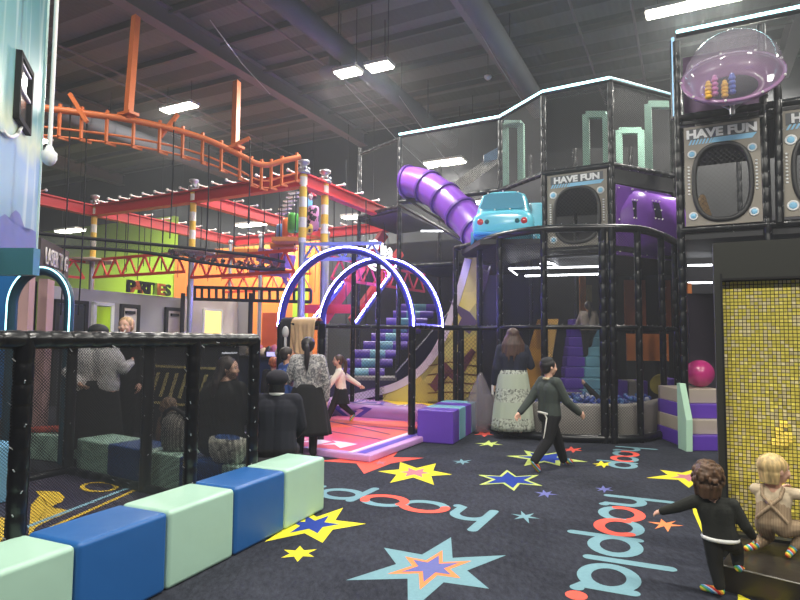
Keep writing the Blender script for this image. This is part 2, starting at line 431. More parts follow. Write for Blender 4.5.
rd_ = (Fl(582, 558)-Fl(604, 494)).normalized(); word(Fl(604, 494), rd_, Vector((-rd_.y, rd_.x, 0)), .64, 'hoOpla.', ws=1.09)
word(Fl(615, 446), rd_, Vector((-rd_.y, rd_.x, 0)), .56, 'hoOp', ws=1.1)
# ---- ceiling
def ceil_mat():
    m = bpy.data.materials.new('painted_roof_deck'); nt, N, L, P = nodes(m); P.inputs['Roughness'].default_value = .8
    tc = N.new('ShaderNodeTexCoord')
    wv = N.new('ShaderNodeTexWave'); wv.bands_direction = 'Y'; wv.inputs['Scale'].default_value = .28; wv.inputs['Distortion'].default_value = .0
    rib = N.new('ShaderNodeTexWave'); rib.bands_direction = 'X'; rib.inputs['Scale'].default_value = 2.2
    nz = N.new('ShaderNodeTexNoise'); nz.inputs['Scale'].default_value = .35
    for t in (wv, rib, nz): L.new(tc.outputs['Object'], t.inputs['Vector'])
    r = N.new('ShaderNodeValToRGB'); r.color_ramp.interpolation = 'LINEAR'
    r.color_ramp.elements[0].position = .62; r.color_ramp.elements[0].color = (*S((112, 118, 113)), 1)
    r.color_ramp.elements[1].position = .66; r.color_ramp.elements[1].color = (*S((84, 89, 87)), 1)
    a = N.new('ShaderNodeMath'); a.operation = 'MULTIPLY_ADD'; a.inputs[1].default_value = .25; L.new(nz.outputs['Fac'], a.inputs[0]); L.new(wv.outputs['Fac'], a.inputs[2])
    L.new(a.outputs[0], r.inputs[0]); L.new(r.outputs[0], P.inputs['Base Color'])
    bn = N.new('ShaderNodeBump'); bn.inputs['Strength'].default_value = .25; bn.inputs['Distance'].default_value = .03
    L.new(rib.outputs['Fac'], bn.inputs['Height']); L.new(bn.outputs[0], P.inputs['Normal'])
    return m
CZ = 8.6
ceil = MB().box((0, 0, 0), (64, 44, .1)).build('ceiling', ceil_mat(), loc=(0, 0, 0)); struct(ceil)
ceil.location = Vector((0, 0, CZ+.05))+A*6; ceil.rotation_euler = (0, 0, RB)
GB = lambda b, a, z: B*b+A*a+Z*z       # building grid: b across, a along
STB = mat('painted_roof_steel', (124, 120, 120), .8)
k = 0
for b in (-22.2, -16.1, -9.95, -3.9, 2.2, 8.3):
    k += 1
    mb = MB(); mb.beam(GB(b, -12, CZ-.06), GB(b, 17, CZ-.06), .3, .03); mb.beam(GB(b, -12, CZ-.5), GB(b, 17, CZ-.5), .3, .03); mb.beam(GB(b, -12, CZ-.28), GB(b, 17, CZ-.28), .03, .44)
    struct(mb.build('trim_%d' % k, STB)); bpy.context.view_layer.update()
mb = MB()
for a in [x*1.55-10 for x in range(18)]:
    mb.beam(GB(-24, a, CZ-.07), GB(14, a, CZ-.07), .07, .14)
struct(mb.build('trim_7', mat('painted_purlin', (102, 105, 101), .8)))
mb = MB()
for b in (-13.4, -12.9, -7.9, -7.3, -2.0, -.9, 4.3, 6.2):
    mb.tube([GB(b, -8, CZ-.42), GB(b, 17, CZ-.42)], .028, 6)
struct(mb.build('trim_8', STB))
# ---- back wall of the hall, in painted sections, plus side wall
BW = 16.8
def bw(b, z): return GB(b, BW, z)
def wallbox(name, b0, b1, z0, z1, m, a=BW, th=.2):
    mb = MB(); mb.beam(GB(b0, a+th/2, (z0+z1)/2), GB(b1, a+th/2, (z0+z1)/2), th, z1-z0); return struct(mb.build(name, m))
LIME = mat('lime_wall_paint', (168, 206, 44), .7, var=.04, scale=1)
ORW = mat('orange_wall_paint', (240, 128, 44), .7, var=.05, scale=1)
BKW = mat('black_wall_paint', (30, 31, 34), .8)
wallbox('wall_back', -30, 14, 0, CZ, BKW, BW+.25)
wallbox('wall_back_lime', -30, -18.7, 0, 6.4, LIME)
wallbox('wall_back_orange', -18.6, -11.6, 0, 4.9, ORW)
wallbox('wall_back_lime_panel', -12.6, -12.0, 2.0, 4.0, LIME, BW-.12, .1)
wallbox('wall_inner', -9.0, 11.8, 0, 4.3, mat('dark_inner_wall', (34, 33, 42), .8), 15.2, .15)
mb = MB(); mb.beam(GB(12, -4, CZ/2), GB(12, BW, CZ/2), .2, CZ); struct(mb.build('wall_right', BKW))
mb = MB(); mb.beam(GB(-29, -2, CZ/2), GB(-29, BW, CZ/2), .2, CZ); struct(mb.build('wall_left', BKW))
# ---- mural wall
def mural_mat():
    m = bpy.data.materials.new('mural_paint'); nt, N, L, P = nodes(m); P.inputs['Roughness'].default_value = .45
    tc = N.new('ShaderNodeTexCoord'); sp = N.new('ShaderNodeSeparateXYZ'); L.new(tc.outputs['Object'], sp.inputs[0])
    nz = N.new('ShaderNodeTexNoise'); nz.inputs['Scale'].default_value = 1.3; L.new(tc.outputs['Object'], nz.inputs['Vector'])
    a = N.new('ShaderNodeMath'); a.operation = 'MULTIPLY_ADD'; a.inputs[1].default_value = .9; L.new(nz.outputs['Fac'], a.inputs[0]); L.new(sp.outputs[2], a.inputs[2])
    mr = N.new('ShaderNodeMapRange'); mr.inputs[1].default_value = 2.5; mr.inputs[2].default_value = 6.2; L.new(a.outputs[0], mr.inputs[0])
    r = N.new('ShaderNodeValToRGB'); e = r.color_ramp.elements
    st_ = [(0, (96, 138, 168)), (.22, (112, 160, 186)), (.38, (120, 160, 200)), (.47, (206, 220, 186)), (.56, (120, 176, 172)), (1, (76, 150, 152))]
    while len(e) < len(st_): e.new(.5)
    for el, (p, c) in zip(e, st_): el.position = p; el.color = (*S(c), 1)
    L.new(mr.outputs[0], r.inputs[0])
    # soft upright streaks of paint
    mp = N.new('ShaderNodeMapping'); mp.inputs['Scale'].default_value = (2.2, 2.2, .18); L.new(tc.outputs['Object'], mp.inputs[0])
    n2 = N.new('ShaderNodeTexNoise'); n2.inputs['Scale'].default_value = 2.4; n2.inputs['Detail'].default_value = 1; L.new(mp.outputs[0], n2.inputs['Vector'])
    r2 = N.new('ShaderNodeValToRGB'); r2.color_ramp.elements[0].position = .55; r2.color_ramp.elements[1].position = .68
    r2.color_ramp.elements[0].color = (0, 0, 0, 1); r2.color_ramp.elements[1].color = (.45, .45, .45, 1); L.new(n2.outputs['Fac'], r2.inputs[0])
    mx = N.new('ShaderNodeMix'); mx.data_type = 'RGBA'; L.new(r2.outputs[0], mx.inputs[0]); L.new(r.outputs[0], mx.inputs[6]); mx.inputs[7].default_value = (*S((208, 226, 214)), 1)
    L.new(mx.outputs[2], P.inputs['Base Color']); return m
md = Vector((-.37, .93, 0)).normalized(); M1 = W(41, 150, 7.4)*1.0; M1.z = 0; M0 = M1-md*3.4; mn = Vector((md.y, -md.x, 0))
mb = MB(); mb.beam(M0-mn*.11+Z*5.4, M1-mn*.11+Z*5.4, .22, 6.2)
mural = struct(mb.build('wall_mural', mural_mat()))
# painted hills, bright edge strip and cable on the mural
HILL = mat('mural_hill_paint', (84, 102, 166), .5, var=.12, scale=5); WATER = mat('mural_water_paint', (62, 120, 130), .4, var=.12, scale=4)
pl0, pl1 = M0+mn*.004, M1+mn*.004
def mur(px, py): return onwall(px, py, pl0, pl1)
mb = MB()
hp = [(0, 250), (0, 217), (5, 214), (9, 219), (12, 213), (16, 210), (20, 214), (24, 226), (27, 233), (31, 229), (36, 232), (36, 250)]
mb.poly([mur(*p) for p in hp]); mb.build('painted_hills', HILL, mural)
mb = MB(); mb.beam(M1+mn*.01-md*.03+Z*5.4, M1+mn*.01-md*.001+Z*5.4, .02, 6.2); mb.build('edge_strip', mat('pale_edge_trim', (196, 222, 214), .4), mural)
mb = MB(); mb.tube([mur(0, 130)+mn*.02, mur(4, 135)+mn*.02, mur(10, 137)+mn*.02, mur(16, 134)+mn*.02, mur(19, 127)+mn*.02], .02, 8); mb.build('painted_swoosh', M['white'], mural)
# window in the mural wall
wroot = bpy.data.objects.new('window_1', None); COL.objects.link(wroot); struct(wroot)
wc = [mur(16.5, 49), mur(29, 74), mur(27, 138), mur(14, 119)]
wa = wc[0]; wl = (Vector((wc[1].x, wc[1].y, 0))-Vector((wc[0].x, wc[0].y, 0))).length
z0, z1 = wc[3].z, wc[0].z
mb = MB()
c0 = Vector((wc[0].x, wc[0].y, 0))+mn*.02
for (u0, u1, v0, v1) in ((0, wl, z1-.06, z1), (0, wl, z0, z0+.06), (0, .06, z0, z1), (wl-.06, wl, z0, z1)):
    mb.beam(c0+md*u0+Z*(v0+v1)/2, c0+md*u1+Z*(v0+v1)/2, .07, v1-v0)
mb.build('window_frame', M['black'], wroot)
mb = MB(); mb.beam(c0+md*.05+Z*(z0+z1)/2, c0+md*(wl-.05)+Z*(z0+z1)/2, .012, z1-z0-.1); mb.build('pane', mat('dark_window_glass', (40, 40, 40), .08, coat=1), wroot)
mb = MB(); zm = z0+(z1-z0)*.5; mb.beam(c0+md*.05+Z*zm, c0+md*(wl-.05)+Z*zm, .05, .03); mb.beam(c0+md*.08+Z*(z1-.1), c0+md*(wl-.08)+Z*(z1-.1), .05, .02)
mb.build('glazing_bar', M['white'], wroot)
# fascia and blue panel under the mural
mb = MB(); mb.beam(W(-14, 262, 5.35), W(36.5, 262, 5.35), .1, .25)
o = mb.build('entrance_fascia', WATER); tag(o, 'dark teal fascia board under the blue painted mural wall', 'fascia')
mb = MB(); mb.beam(W(-30, 330, 8.6), W(23, 330, 8.6), .12, 2.6); o = mb.build('blue_wall_panel', mat('blue_panel_paint', (26, 108, 176), .4, var=.08, scale=3)); o.location.z = 0
tag(o, 'bright blue panel behind the teal lit arch', 'panel')
# laser tag doorway and sign
lt0, lt1 = W(37, 262, 8.3), W(66, 270, 9.75)
def lt(px, py): return onwall(px, py, lt0, lt1)
d = thing('laser_tag_entrance', 'laser tag doorway with pinkish posts under its dark sign', 'doorway', (lt0.x, lt0.y, 0))
for pxa, pxb in ((22, 28), (41, 48)):
    a, b = lt(pxa, 330), lt(pxb, 330); mb = MB(); mb.beam(Vector((a.x, a.y, 1.17)), Vector((b.x, b.y, 1.17)), .12, 2.34); mb.build('door_post', mat('dusty_pink_paint', (176, 140, 138), .6), d)
a, b = lt(28, 300), lt(41, 300); mb = MB(); mb.beam(Vector((a.x-.15, a.y+.1, 1.15)), Vector((b.x-.15, b.y+.1, 1.15)), .04, 2.3); mb.build('doorway_dark_sheet', M['black'], d)  # black sheet standing in for the darkness of the open doorway
a, b = lt(37, 262), lt(66, 270); u = Vector((b.x-a.x, b.y-a.y, 0))
mb = MB(); mb.beam(Vector((a.x, a.y, 2.66)), Vector((b.x, b.y, 2.66)), .08, .5); sg = mb.build('sign_board', mat('sign_brown_black', (56, 48, 46), .6), d)
text_mesh('lettering', 'LASER TAG', .36, mat('sign_letters_pale', (216, 208, 204), .5), .008, 0, R=basisR(u), loc=Vector(((a.x+b.x)/2, (a.y+b.y)/2, 2.66))+Vector((u.y, -u.x, 0)).normalized()*.06, parent=sg, xs=.66)
# party rooms
pw0, pw1 = (-7.46, 12.4), (-6.05, 16.3)
GREY = mat('grey_wall_paint', (150, 148, 150), .7, var=.03)
def pw(px, py): return onwall(px, py, pw0, pw1)
PWN = Vector((pw1[1]-pw0[1], -(pw1[0]-pw0[0]), 0)).normalized()
def flat(p, z): return Vector((p[0], p[1], z))
a = pw(45, 300); b = pw(182, 300)
mb = MB(); mb.beam(flat(a, 1.28)-PWN*.1, flat(b, 1.28)-PWN*.1, .2, 2.56); o = struct(mb.build('wall_party_rooms', GREY))
def party_door(k, x0, x1, mt, frm, closer):
    a, b = pw(x0, 320), pw(x1, 320); top = 2.28; nn = PWN*.03
    r = bpy.data.objects.new('door_%d' % k, None); COL.objects.link(r); struct(r)
    u = (flat(b, 0)-flat(a, 0)).normalized(); mb = MB()
    mb.beam(flat(a, top/2)+nn, flat(a, top/2)+u*.09+nn, .08, top); mb.beam(flat(b, top/2)-u*.09+nn, flat(b, top/2)+nn, .08, top); mb.beam(flat(a, top-.04)+nn, flat(b, top-.04)+nn, .08, .08)
    mb.build('door_frame', frm, r)
    mb = MB(); mb.beam(flat(a, top/2-.05)+u*.09+nn*.6, flat(b, top/2-.05)-u*.09+nn*.6, .05, top-.1); mb.build('door_leaf', mt, r)
    if closer:
        mb = MB(); p = flat(b, top-.2)-u*.35+nn*2.4; mb.beam(p-u*.12, p+u*.16, .06, .07); mb.build('door_closer', M['black'], r)
party_door(1, 53, 86, mat('dark_glass_door', (58, 62, 62), .3), M['black'], False)
party_door(2, 91, 112, mat('lime_door_paint', (190, 232, 30), .5), M['white'], False)
party_door(3, 119, 138, mat('cream_door', (214, 206, 196), .5), M['black'], True)
party_door(4, 164, 181, mat('cream_door', (214, 206, 196), .5), M['black'], True)
sg = thing('parties_sign', 'coloured PARTIES letters standing on top of the grey wall', 'sign', (pw(148, 290).x, pw(148, 290).y, 2.56))
cols = [M['black'], M['orange'], M['black'], M['black'], mat('lime_letter', (150, 200, 40), .5), M['orange'], mat('olive_letter', (70, 96, 40), .5)]
for i, ch in enumerate('PARTIES'):
    p = pw(130.5+i*6.1, 290); text_mesh('letter', ch, .42, cols[i], .03, .012, parent=sg, R=basisR(Vector((pw1[0]-pw0[0], pw1[1]-pw0[1], 0))), loc=flat(p, 2.56+.16), xs=1.35)
# second booth
qw0, qw1 = (-5.95, 16.0), (-4.95, 18.0)
def qw(px, py): return onwall(px, py, qw0, qw1)
a, b = qw(183, 300), qw(238, 300)
mb = MB(); mb.beam(flat(a, 1.3), flat(b, 1.3), .15, 2.6); o = struct(mb.build('wall_cream_booth', mat('cream_wall_paint', (206, 196, 184), .7)))
mb = MB(); mb.beam(flat(b, 1.3), flat(b, 1.3)+B*.5, .15, 2.6); struct(mb.build('wall_booth_side', GREY))
a, b = qw(201, 320), qw(219, 320); r = bpy.data.objects.new('window_2', None); COL.objects.link(r); struct(r)
n_ = Vector((2, -1, 0)).normalized()*.09
mb = MB(); mb.beam(flat(a, 1.6)+n_, flat(b, 1.6)+n_, .04, 1.3); mb.build('lit_pane', emis('lit_amber_window', (1, .72, .2), 1.1), r)
mb = MB(); u = (flat(b, 0)-flat(a, 0)).normalized()
for q in (a, b): mb.beam(flat(q, 1.6)+n_-u*.03, flat(q, 1.6)+n_+u*.03, .07, 1.36)
mb.beam(flat(a, 2.27)+n_, flat(b, 2.27)+n_, .07, .06); mb.build('window_frame', M['white'], r)
# ================================================================ FOREGROUND: padded bench blocks
def block(name, label, p, u, L, wdt, h, m, group=None, cat='bench block', bev=.028, back=None):
    """soft block: p = near lower front corner, u = along, back = across"""
    u = Vector(u).normalized(); back = back or Vector((-u.y, u.x, 0)); mb = MB()
    R = Matrix((u, back, Z)).transposed()
    mb.box((0, 0, h/2), (L-.008, wdt, h), R=R)
    c = Vector(p)+u*L/2+back*wdt/2
    o = mb.build(name, m, bev=bev, seg=3, loc=c)
    return tag(o, label, cat, group)
bu = Vector((.4375, 1, 0)).normalized(); bn_ = Vector((-bu.y, bu.x, 0))
E0 = Vector((-.64, 5.16, 0)); BL = .598
info = ['mint green padded bench block nearest the running girl, farthest end of the row', 'blue padded bench block second from the far end of the row', 'mint green padded bench block in the middle of the row, below the fence post',
        'large blue padded bench block in the near half of the row', 'mint green padded bench block at the bottom left corner']
for i in range(5):
    block('bench_block', info[i], E0-bu*BL*(i+1), bu, BL, .40, .46, M['mint'] if i % 2 == 0 else M['blue'], 'mint and blue blocks of the long bench')
# ================================================================ toddler pen: padded frame with netting
F0 = Vector((-2.46, 2.02, 0)); F1 = Vector((-1.215, 4.87, 0)); fu = (F1-F0).normalized()
FC = Vector((-3.56, 6.34, 0)); FD = FC-A*4.2
pen = thing('pen_fence', 'black padded pen fence with netting behind the mint and blue bench', 'fence', F1)
def fpx(px): p = onwall(px, 340, F0, F1); return Vector((p.x, p.y, 0))
ft = 1.475
for p in (F0, fpx(25), fpx(194), F1): post(p, p+Z*ft, pen, .05, step=.115)
post(F0+Z*ft, F1+Z*ft, pen, .05, 'rail', .13)
post(F1+Z*ft, FC+Z*ft, pen, .052, 'rail', .2); post(FC+Z*ft, FD+Z*ft, pen, .052, 'rail', .2)
post(F0+Z*.05, F1+Z*.05, pen, .05, 'rail', .3); post(F1+Z*.05, FC+Z*.05, pen, .05, 'rail', .25); post(FC+Z*.05, FD+Z*.05, pen, .05, 'rail', .25)
Fm = Vector(onwall(150, 340, FC, F1)); Fm.z = 0
for p in (Fm, FC, FC-A*1.4, FD): post(p, p+Z*ft, pen, .055, step=.2)
net(pen, F0, F1, .05, ft, 'netd'); net(pen, F1, Fm, .05, ft, 'netd'); net(pen, Fm, FC, .05, ft, 'netd'); net(pen, FC, FD, .05, ft, 'netd')
# pen floor mat with printed shapes
PM = mat('pen_mat_dark_purple', (52, 46, 66), .55, var=.1, scale=20); YEL = mat('pen_mat_yellow', (236, 196, 56), .55); SKY = mat('pen_mat_pale_blue', (140, 186, 206), .55)
mb = MB(); mb.prism([F0+Z*.0, F1, FC, FD], Z*.03)
pm = mb.build('play_mat', PM); tag(pm, 'dark purple play mat with yellow shapes inside the netted pen', 'mat')
def shape(pts, m, z=.033, name='printed_shape'):
    mb = MB(); q = [Fl(x, y, z) for x, y in pts]; mb.poly(q); return mb.build(name, m, pm)
shape([(28, 540), (30, 518), (31, 505), (38, 497), (42, 493), (36, 491), (48, 491), (60, 492), (65, 497), (62, 502), (54, 505), (51, 508), (62, 509), (72, 511), (50, 520), (30, 530)], YEL)
shape([(-30, 540), (-5, 515), (6, 519), (10, 530), (-2, 545)], YEL)
mb = MB(); mb.ribbon([Fl(99+17*math.cos(a*PI/12), 490.5+4.6*math.sin(a*PI/12), 0) for a in range(24)], .045, .034, closed=True); mb.build('printed_ring', YEL, pm)
mb = MB(); mb.ribbon([Fl(20, 534), Fl(137, 488)], .05, .0335); mb.build('printed_line', SKY, pm)
mb = MB(); mb.ribbon([Fl(40, 537), Fl(143, 490)], .045, .0335); mb.build('printed_line', YEL, pm)
# blocks outside the far side of the pen
fd = (F1-FC).normalized(); fb = Vector((-fd.y, fd.x, 0)); s0 = FC+fb*.12-fd*.06
fi = ['mint block behind the pen netting under the woman in the white blouse', 'navy blue block behind the pen netting beside the curly haired toddler', 'mint block behind the pen netting under the grey backpack',
      'navy blue block behind the pen netting under the seated woman in black', 'mint block at the near end of the bench behind the pen']
NAVY = mat('navy_vinyl', (40, 76, 138), .4)
for i in range(5): block('bench_block', fi[i], s0+fd*.58*i, fd, .58, .42, .37, NAVY if i % 2 else M['mint'], 'blocks of the bench behind the pen', bev=.02)
o = MB().box((0, 0, .25), (.5, .5, .5)).build('play_block', mat('light_blue_vinyl', (120, 178, 216), .4), loc=W(-8, 510, 5.15)*Vector((1, 1, 0)).x if False else (W(-26, 500, 5.2).x, 5.2, 0.03), bev=.02)
tag(o, 'light blue soft block with an orange patch inside the pen at the photo edge', 'play block'); o.rotation_euler.z = RB
o2 = MB().ball((.1, -.256, .28), (.09, .006, .11), 14).build('orange_patch', mat('orange_print', (236, 150, 60), .5), o, loc=(0, 0, 0))
mb = MB(); mb.box((0, 0, .15), (.9, .4, .3)); o = mb.build('bench_block', M['mint'], loc=W(48, 457, 7.3)*1.0, bev=.02); o.location.z = 0; o.rotation_euler.z = RB+.1; tag(o, 'pale block left of the pen corner with a red cloth on it', 'bench block')
mb = MB()
for k in range(9): mb.cap((random.uniform(-.3, .3), random.uniform(-.1, .1), .33), .035, (random.uniform(-.3, .3), random.uniform(-.1, .1), .34), .03, 8)
c = mb.build('cloth_bundle', mat('red_white_cloth', (206, 84, 66), .8), loc=o.location.copy()); tag(c, 'crumpled red cloth bundle lying left of the pen corner', 'cloth')
# dark partition with hazard stripes behind the bench sitters
mb = MB(); a, b = W(62, 340, 9.6), W(238, 340, 8.65); mb.beam(flat(a, .7), flat(b, .7), .08, 1.4); pt = mb.build('partition', M['dark']); tag(pt, 'low black partition wall behind the people at the pen', 'partition')
st = thing('striped_barrier', 'low barrier with diagonal cream stripes behind the seated woman in black', 'barrier', flat(W(195, 380, 7.6), 0))
a, b = W(146, 385, 7.9), W(222, 383, 7.3)
CREAM = mat('cream_stripe', (206, 186, 120), .6)
mb = MB(); mb.beam(flat(a, .85), flat(b, .85), .05, .55); mb.build('board', M['black'], st)
fn_ = Vector((b.y-a.y, -(b.x-a.x), 0)).normalized()*.035; u = (flat(b, 0)-flat(a, 0)).normalized()
for zz in (1.1, .62): mb = MB(); mb.beam(flat(a, zz)+fn_, flat(b, zz)+fn_, .01, .03); mb.build('edge_stripe', CREAM, st)
mb = MB()
for k in range(6):
    p = flat(a, 0)+fn_+u*(.12+k*.17); mb.add([p+Z*.7, p+u*.06+Z*.7, p+u*.18+Z*1.02, p+u*.12+Z*1.02], [(0, 1, 2, 3)])
mb.build('diagonal_stripes', CREAM, st)
for q in (a, b): mb = MB(); mb.beam(flat(q, 0), flat(q, .6), .05, .05, up=B); mb.build('leg', M['black'], st)
sg = thing('notice_board', 'small dark board with a white line at the top of the partition', 'sign', flat(W(238, 350, 8.2), 1.1))
mb = MB(); a, b = W(220, 350, 8.72), W(238, 350, 8.58); mb.beam(a, b, .04, .28); mb.build('board', M['black'], sg); mb = MB(); a, b = W(222, 353, 8.66), W(237, 353, 8.55); mb.beam(a, b, .02, .025); mb.build('white_strip', emis('pale_strip', (.9, .92, 1), .9), sg)
# grey backpack and patterned bag on that bench
def bag_at(px, Y): return Vector(((px-400)/FPX*Y, Y, .42))
q = s0+fd*1.45+fb*.2; bp = thing('backpack', 'grey ribbed backpack with dark strap on the bench behind the pen', 'backpack', (q.x, q.y, .37), RB)
mb = MB(); mb.lathe([(0, 0), (.15, .0), (.18, .05), (.185, .2), (.17, .3), (.1, .37), (0, .39)], n=20, sy=.7); mb.build('body', ramp_mat('grey_rib_weave', 'wave', 9, [(0, (150, 146, 138)), (.5, (104, 100, 96))]), bp, loc=(0, 0, 0))
mb = MB(); mb.tube([(-.17, 0, .12), (-.19, -.03, .27), (-.12, -.05, .38), (0, -.06, .42), (.12, -.05, .37), (.18, -.03, .26)], .02, 8); mb.build('strap', M['black'], bp, loc=(0, 0, 0))
q = s0+fd*2.3+fb*.06; bg = thing('tote_bag', 'white patterned bag with navy lining beside the seated woman in black', 'bag', (q.x+.02, q.y, .37), RB)
mb = MB(); mb.lathe([(0, 0), (.15, .01), (.19, .08), (.2, .17), (.19, .22), (.17, .22), (.16, .1), (0, .08)], n=24, sy=.5, fn=lambda a, i: 1+.06*math.sin(a*7)); mb.build('body', ramp_mat('white_knot_weave', 'voronoi', 34, [(0, (60, 62, 66)), (.4, (216, 214, 200)), (1, (216, 214, 200))], interp='LINEAR'), bg, loc=(0, 0, 0))
mb = MB(); mb.lathe([(0, .2), (.12, .24), (.15, .2)], n=16, sy=.45); mb.build('lining', NAVY, bg, loc=(0, 0, 0))
# ================================================================ teal lit arch on the left
def led_arch(name, label, cL, cR, zb, r, tube_r, pad, led, side, parent_thing=None, n=30, feet=0, rails=True):
    cL, cR = Vector(cL), Vector(cR); u = (cR-cL); wd = u.length; u.normalize(); c = (cL+cR)/2; t = thing(name, label, 'arch', (c.x, c.y, feet))
    R_ = wd/2; pts = [c+u*(-R_*math.cos(PI*i/n))+Z*(zb+R_*math.sin(PI*i/n)) for i in range(n+1)]
    if feet < zb-.02: pts = [cL+Z*feet]+pts+[cR+Z*feet]
    MB().tube(pts, tube_r, 12).build('arch_tube', pad, t)
    nrm = Vector((u.y, -u.x, 0)); nrm = nrm if nrm.y < 0 else -nrm
    lp = []
    for p in pts:
        d = (p-(c+Z*zb)); d = (d-u.cross(nrm).cross(u).cross(nrm)*0); d.normalize() if d.length > 0 else None
        if p.z <= zb: d = (u if (p-c).dot(u) > 0 else -u)
        lp.append(p+(nrm*.72+d*.72*side).normalized()*(tube_r+.006))
    if feet < zb-.02: lp[0].z = lp[-1].z = zb-.42
    MB().tube(lp, .0085, 8).build('led_strip', led, t)
    return t
LEDB = emis('led_blue_violet', (.22, .20, 1.0), 80.0); LEDT = emis('led_teal', (.42, .95, 1.0), 6.0); LEDW = emis('led_white', (.92, .95, 1), 5.0)
GLOW_PAD = mat('led_glow_blue_foam', (58, 58, 180), .4)  # blue glow of the LED strips put into the foam colour
c = W(39.5, 330, 7.0); led_arch('lit_arch', 'narrow teal lit arch at the laser tag entrance', Vector((c.x, 7.0, 0))-Vector((.405, -.1, 0)), Vector((c.x, 7.0, 0))+Vector((.405, -.1, 0)), 1.86, .4, .055, mat('dark_teal_foam', (22, 66, 84), .4), emis('led_teal_soft', (.42, .95, 1.0), 2.6), 1)
# ================================================================ violet LED arches at the play entrance + entry fence
AR = Vector((.185, 8.62, 0)); AL = AR-B*2.42; RZ = 1.68
ent = thing('entrance_fence', 'black padded rail fence carrying the violet lit arches', 'fence', AR)
BR2 = Vector((.70, 9.8, 0)); BL2 = BR2-B*2.42
C1 = Vector((1.05, 9.98, 0)); C2 = Vector((1.36, 10.0, 0))
for p in (AL, AR, BR2, BL2, C1): post(p, p+Z*RZ, ent, .055)
for a, b in ((AL, BL2), (AR, BR2), (BR2, C1), (C1, C2)):
    post(a+Z*RZ, b+Z*RZ, ent, .045, 'rail'); post(a+Z*.1, b+Z*.1, ent, .045, 'rail')
net(ent, AR, BR2, .1, RZ, 'netl'); net(ent, BR2, C1, .1, RZ, 'netl'); net(ent, C1, C2, .1, RZ, 'netl'); net(ent, AL, BL2, .1, RZ, 'netl')
led_arch('lit_arch', 'nearer and larger violet lit arch over the pink mat', AL, AR, RZ, 1.2, .055, GLOW_PAD, LEDB, 1, feet=RZ)
led_arch('lit_arch', 'farther violet lit arch nested to the right of the nearer one', BL2, BR2, RZ, 1.2, .055, GLOW_PAD, LEDB, 1, feet=RZ)
# back fence behind the girl, running from the second arch to the stairs
KF = [W(320, 327, 10.6), W(353, 327, 11.0), W(378, 327, 11.2), W(412, 327, 11.3)]
bf = thing('back_fence', 'black padded fence with tall posts in front of the purple stairs', 'fence', flat(KF[1], 0))
for i, p in enumerate(KF): post(flat(p, 0), flat(p, 3.1 if i in (1, 2) else RZ), bf, .045)
for a, b in zip(KF, KF[1:]): post(flat(a, RZ+.03), flat(b, RZ+.03), bf, .04, 'rail'); net(bf, flat(a, 0), flat(b, 0), .1, RZ, 'netl')
# coat and cloth over the rail at the left of the arches
def drape(name, label, mt, a, b, z, dz, wv, cat, off=.065, seed=1):
    mb = MB(); a, b = Vector(a), Vector(b); u = (b-a); L = u.length; u.normalize(); n_ = Vector((u.y, -u.x, 0)); n_ = n_ if n_.y < 0 else -n_
    nu, nv = 26, 16; vs = []; rnd = random.Random(seed); ph = [rnd.uniform(0, 6) for _ in range(4)]
    for j in range(nv+1):
        v = j/nv
        for i in range(nu+1):
            s = i/nu; f = .028*math.sin(s*wv+ph[0]+v*2)+.018*math.sin(s*wv*2.3+ph[1]-v*3)
            hem = dz*(1+.16*math.sin(s*5+ph[2])+.06*math.sin(s*13))
            if v < .15: q = a+u*(s*L)-n_*(off*(1-v/.15*2))*1.0+Z*(z+.05*math.sin(PI*v/.15)+.0)
            else:
                vv = (v-.15)/.85; q = a+u*((s-.5)*L*(1-.22*vv*(1 if wv > 9 else .2))+L/2)+n_*(off+f*vv+.015)+Z*(z-hem*vv)
            vs.append(q)
    fs = [(j*(nu+1)+i, j*(nu+1)+i+1, (j+1)*(nu+1)+i+1, (j+1)*(nu+1)+i) for j in range(nv) for i in range(nu)]
    mb.add(vs, fs, smooth=True); o = mb.build(name, mt); s_ = o.modifiers.new('solid', 'SOLIDIFY'); s_.thickness = .012
    return tag(o, label, cat)
a, b = W(293, 327, 8.5), W(319, 327, 8.2)
post_a, post_b = flat(W(281, 327, 8.55), 0), flat(W(322, 327, 8.15), 0)
hr = thing('hanging_rail', 'short padded rail frame holding the tan cloth and dark coat', 'rail', post_a)
for p in (post_a, post_b): post(p, p+Z*1.69, hr, .055)
post(post_a+Z*1.69, post_b+Z*1.69, hr, .045, 'rail')
drape('draped_cloth', 'glossy tan pleated cloth hanging over the rail above the ponytail woman', mat('tan_satin', (206, 170, 132), .4, var=.2, scale=9), flat(a, 0), flat(b, 0), 1.73, .5, 16, 'cloth')
a, b = W(283, 327, 8.52), W(293.5, 327, 8.47)
drape('hung_coat', 'black coat hanging on the rail beside the tan cloth', mat('black_wool', (30, 28, 34), .9), flat(a, 0), flat(b, 0), 1.73, .95, 6, 'coat', seed=4)
mb = MB(); p = W(285.5, 332, 8.3); mb.ball(p, (.05, .035, .085)); mb.ball(p+Vector((.0, .0, -.14)), (.022, .02, .12)); mb.build('knit_cap', mat('grey_white_knit', (190, 188, 190), .8)); tag(COL.objects['knit_cap'], 'pale grey cap and scarf hanging on the black coat', 'cap')
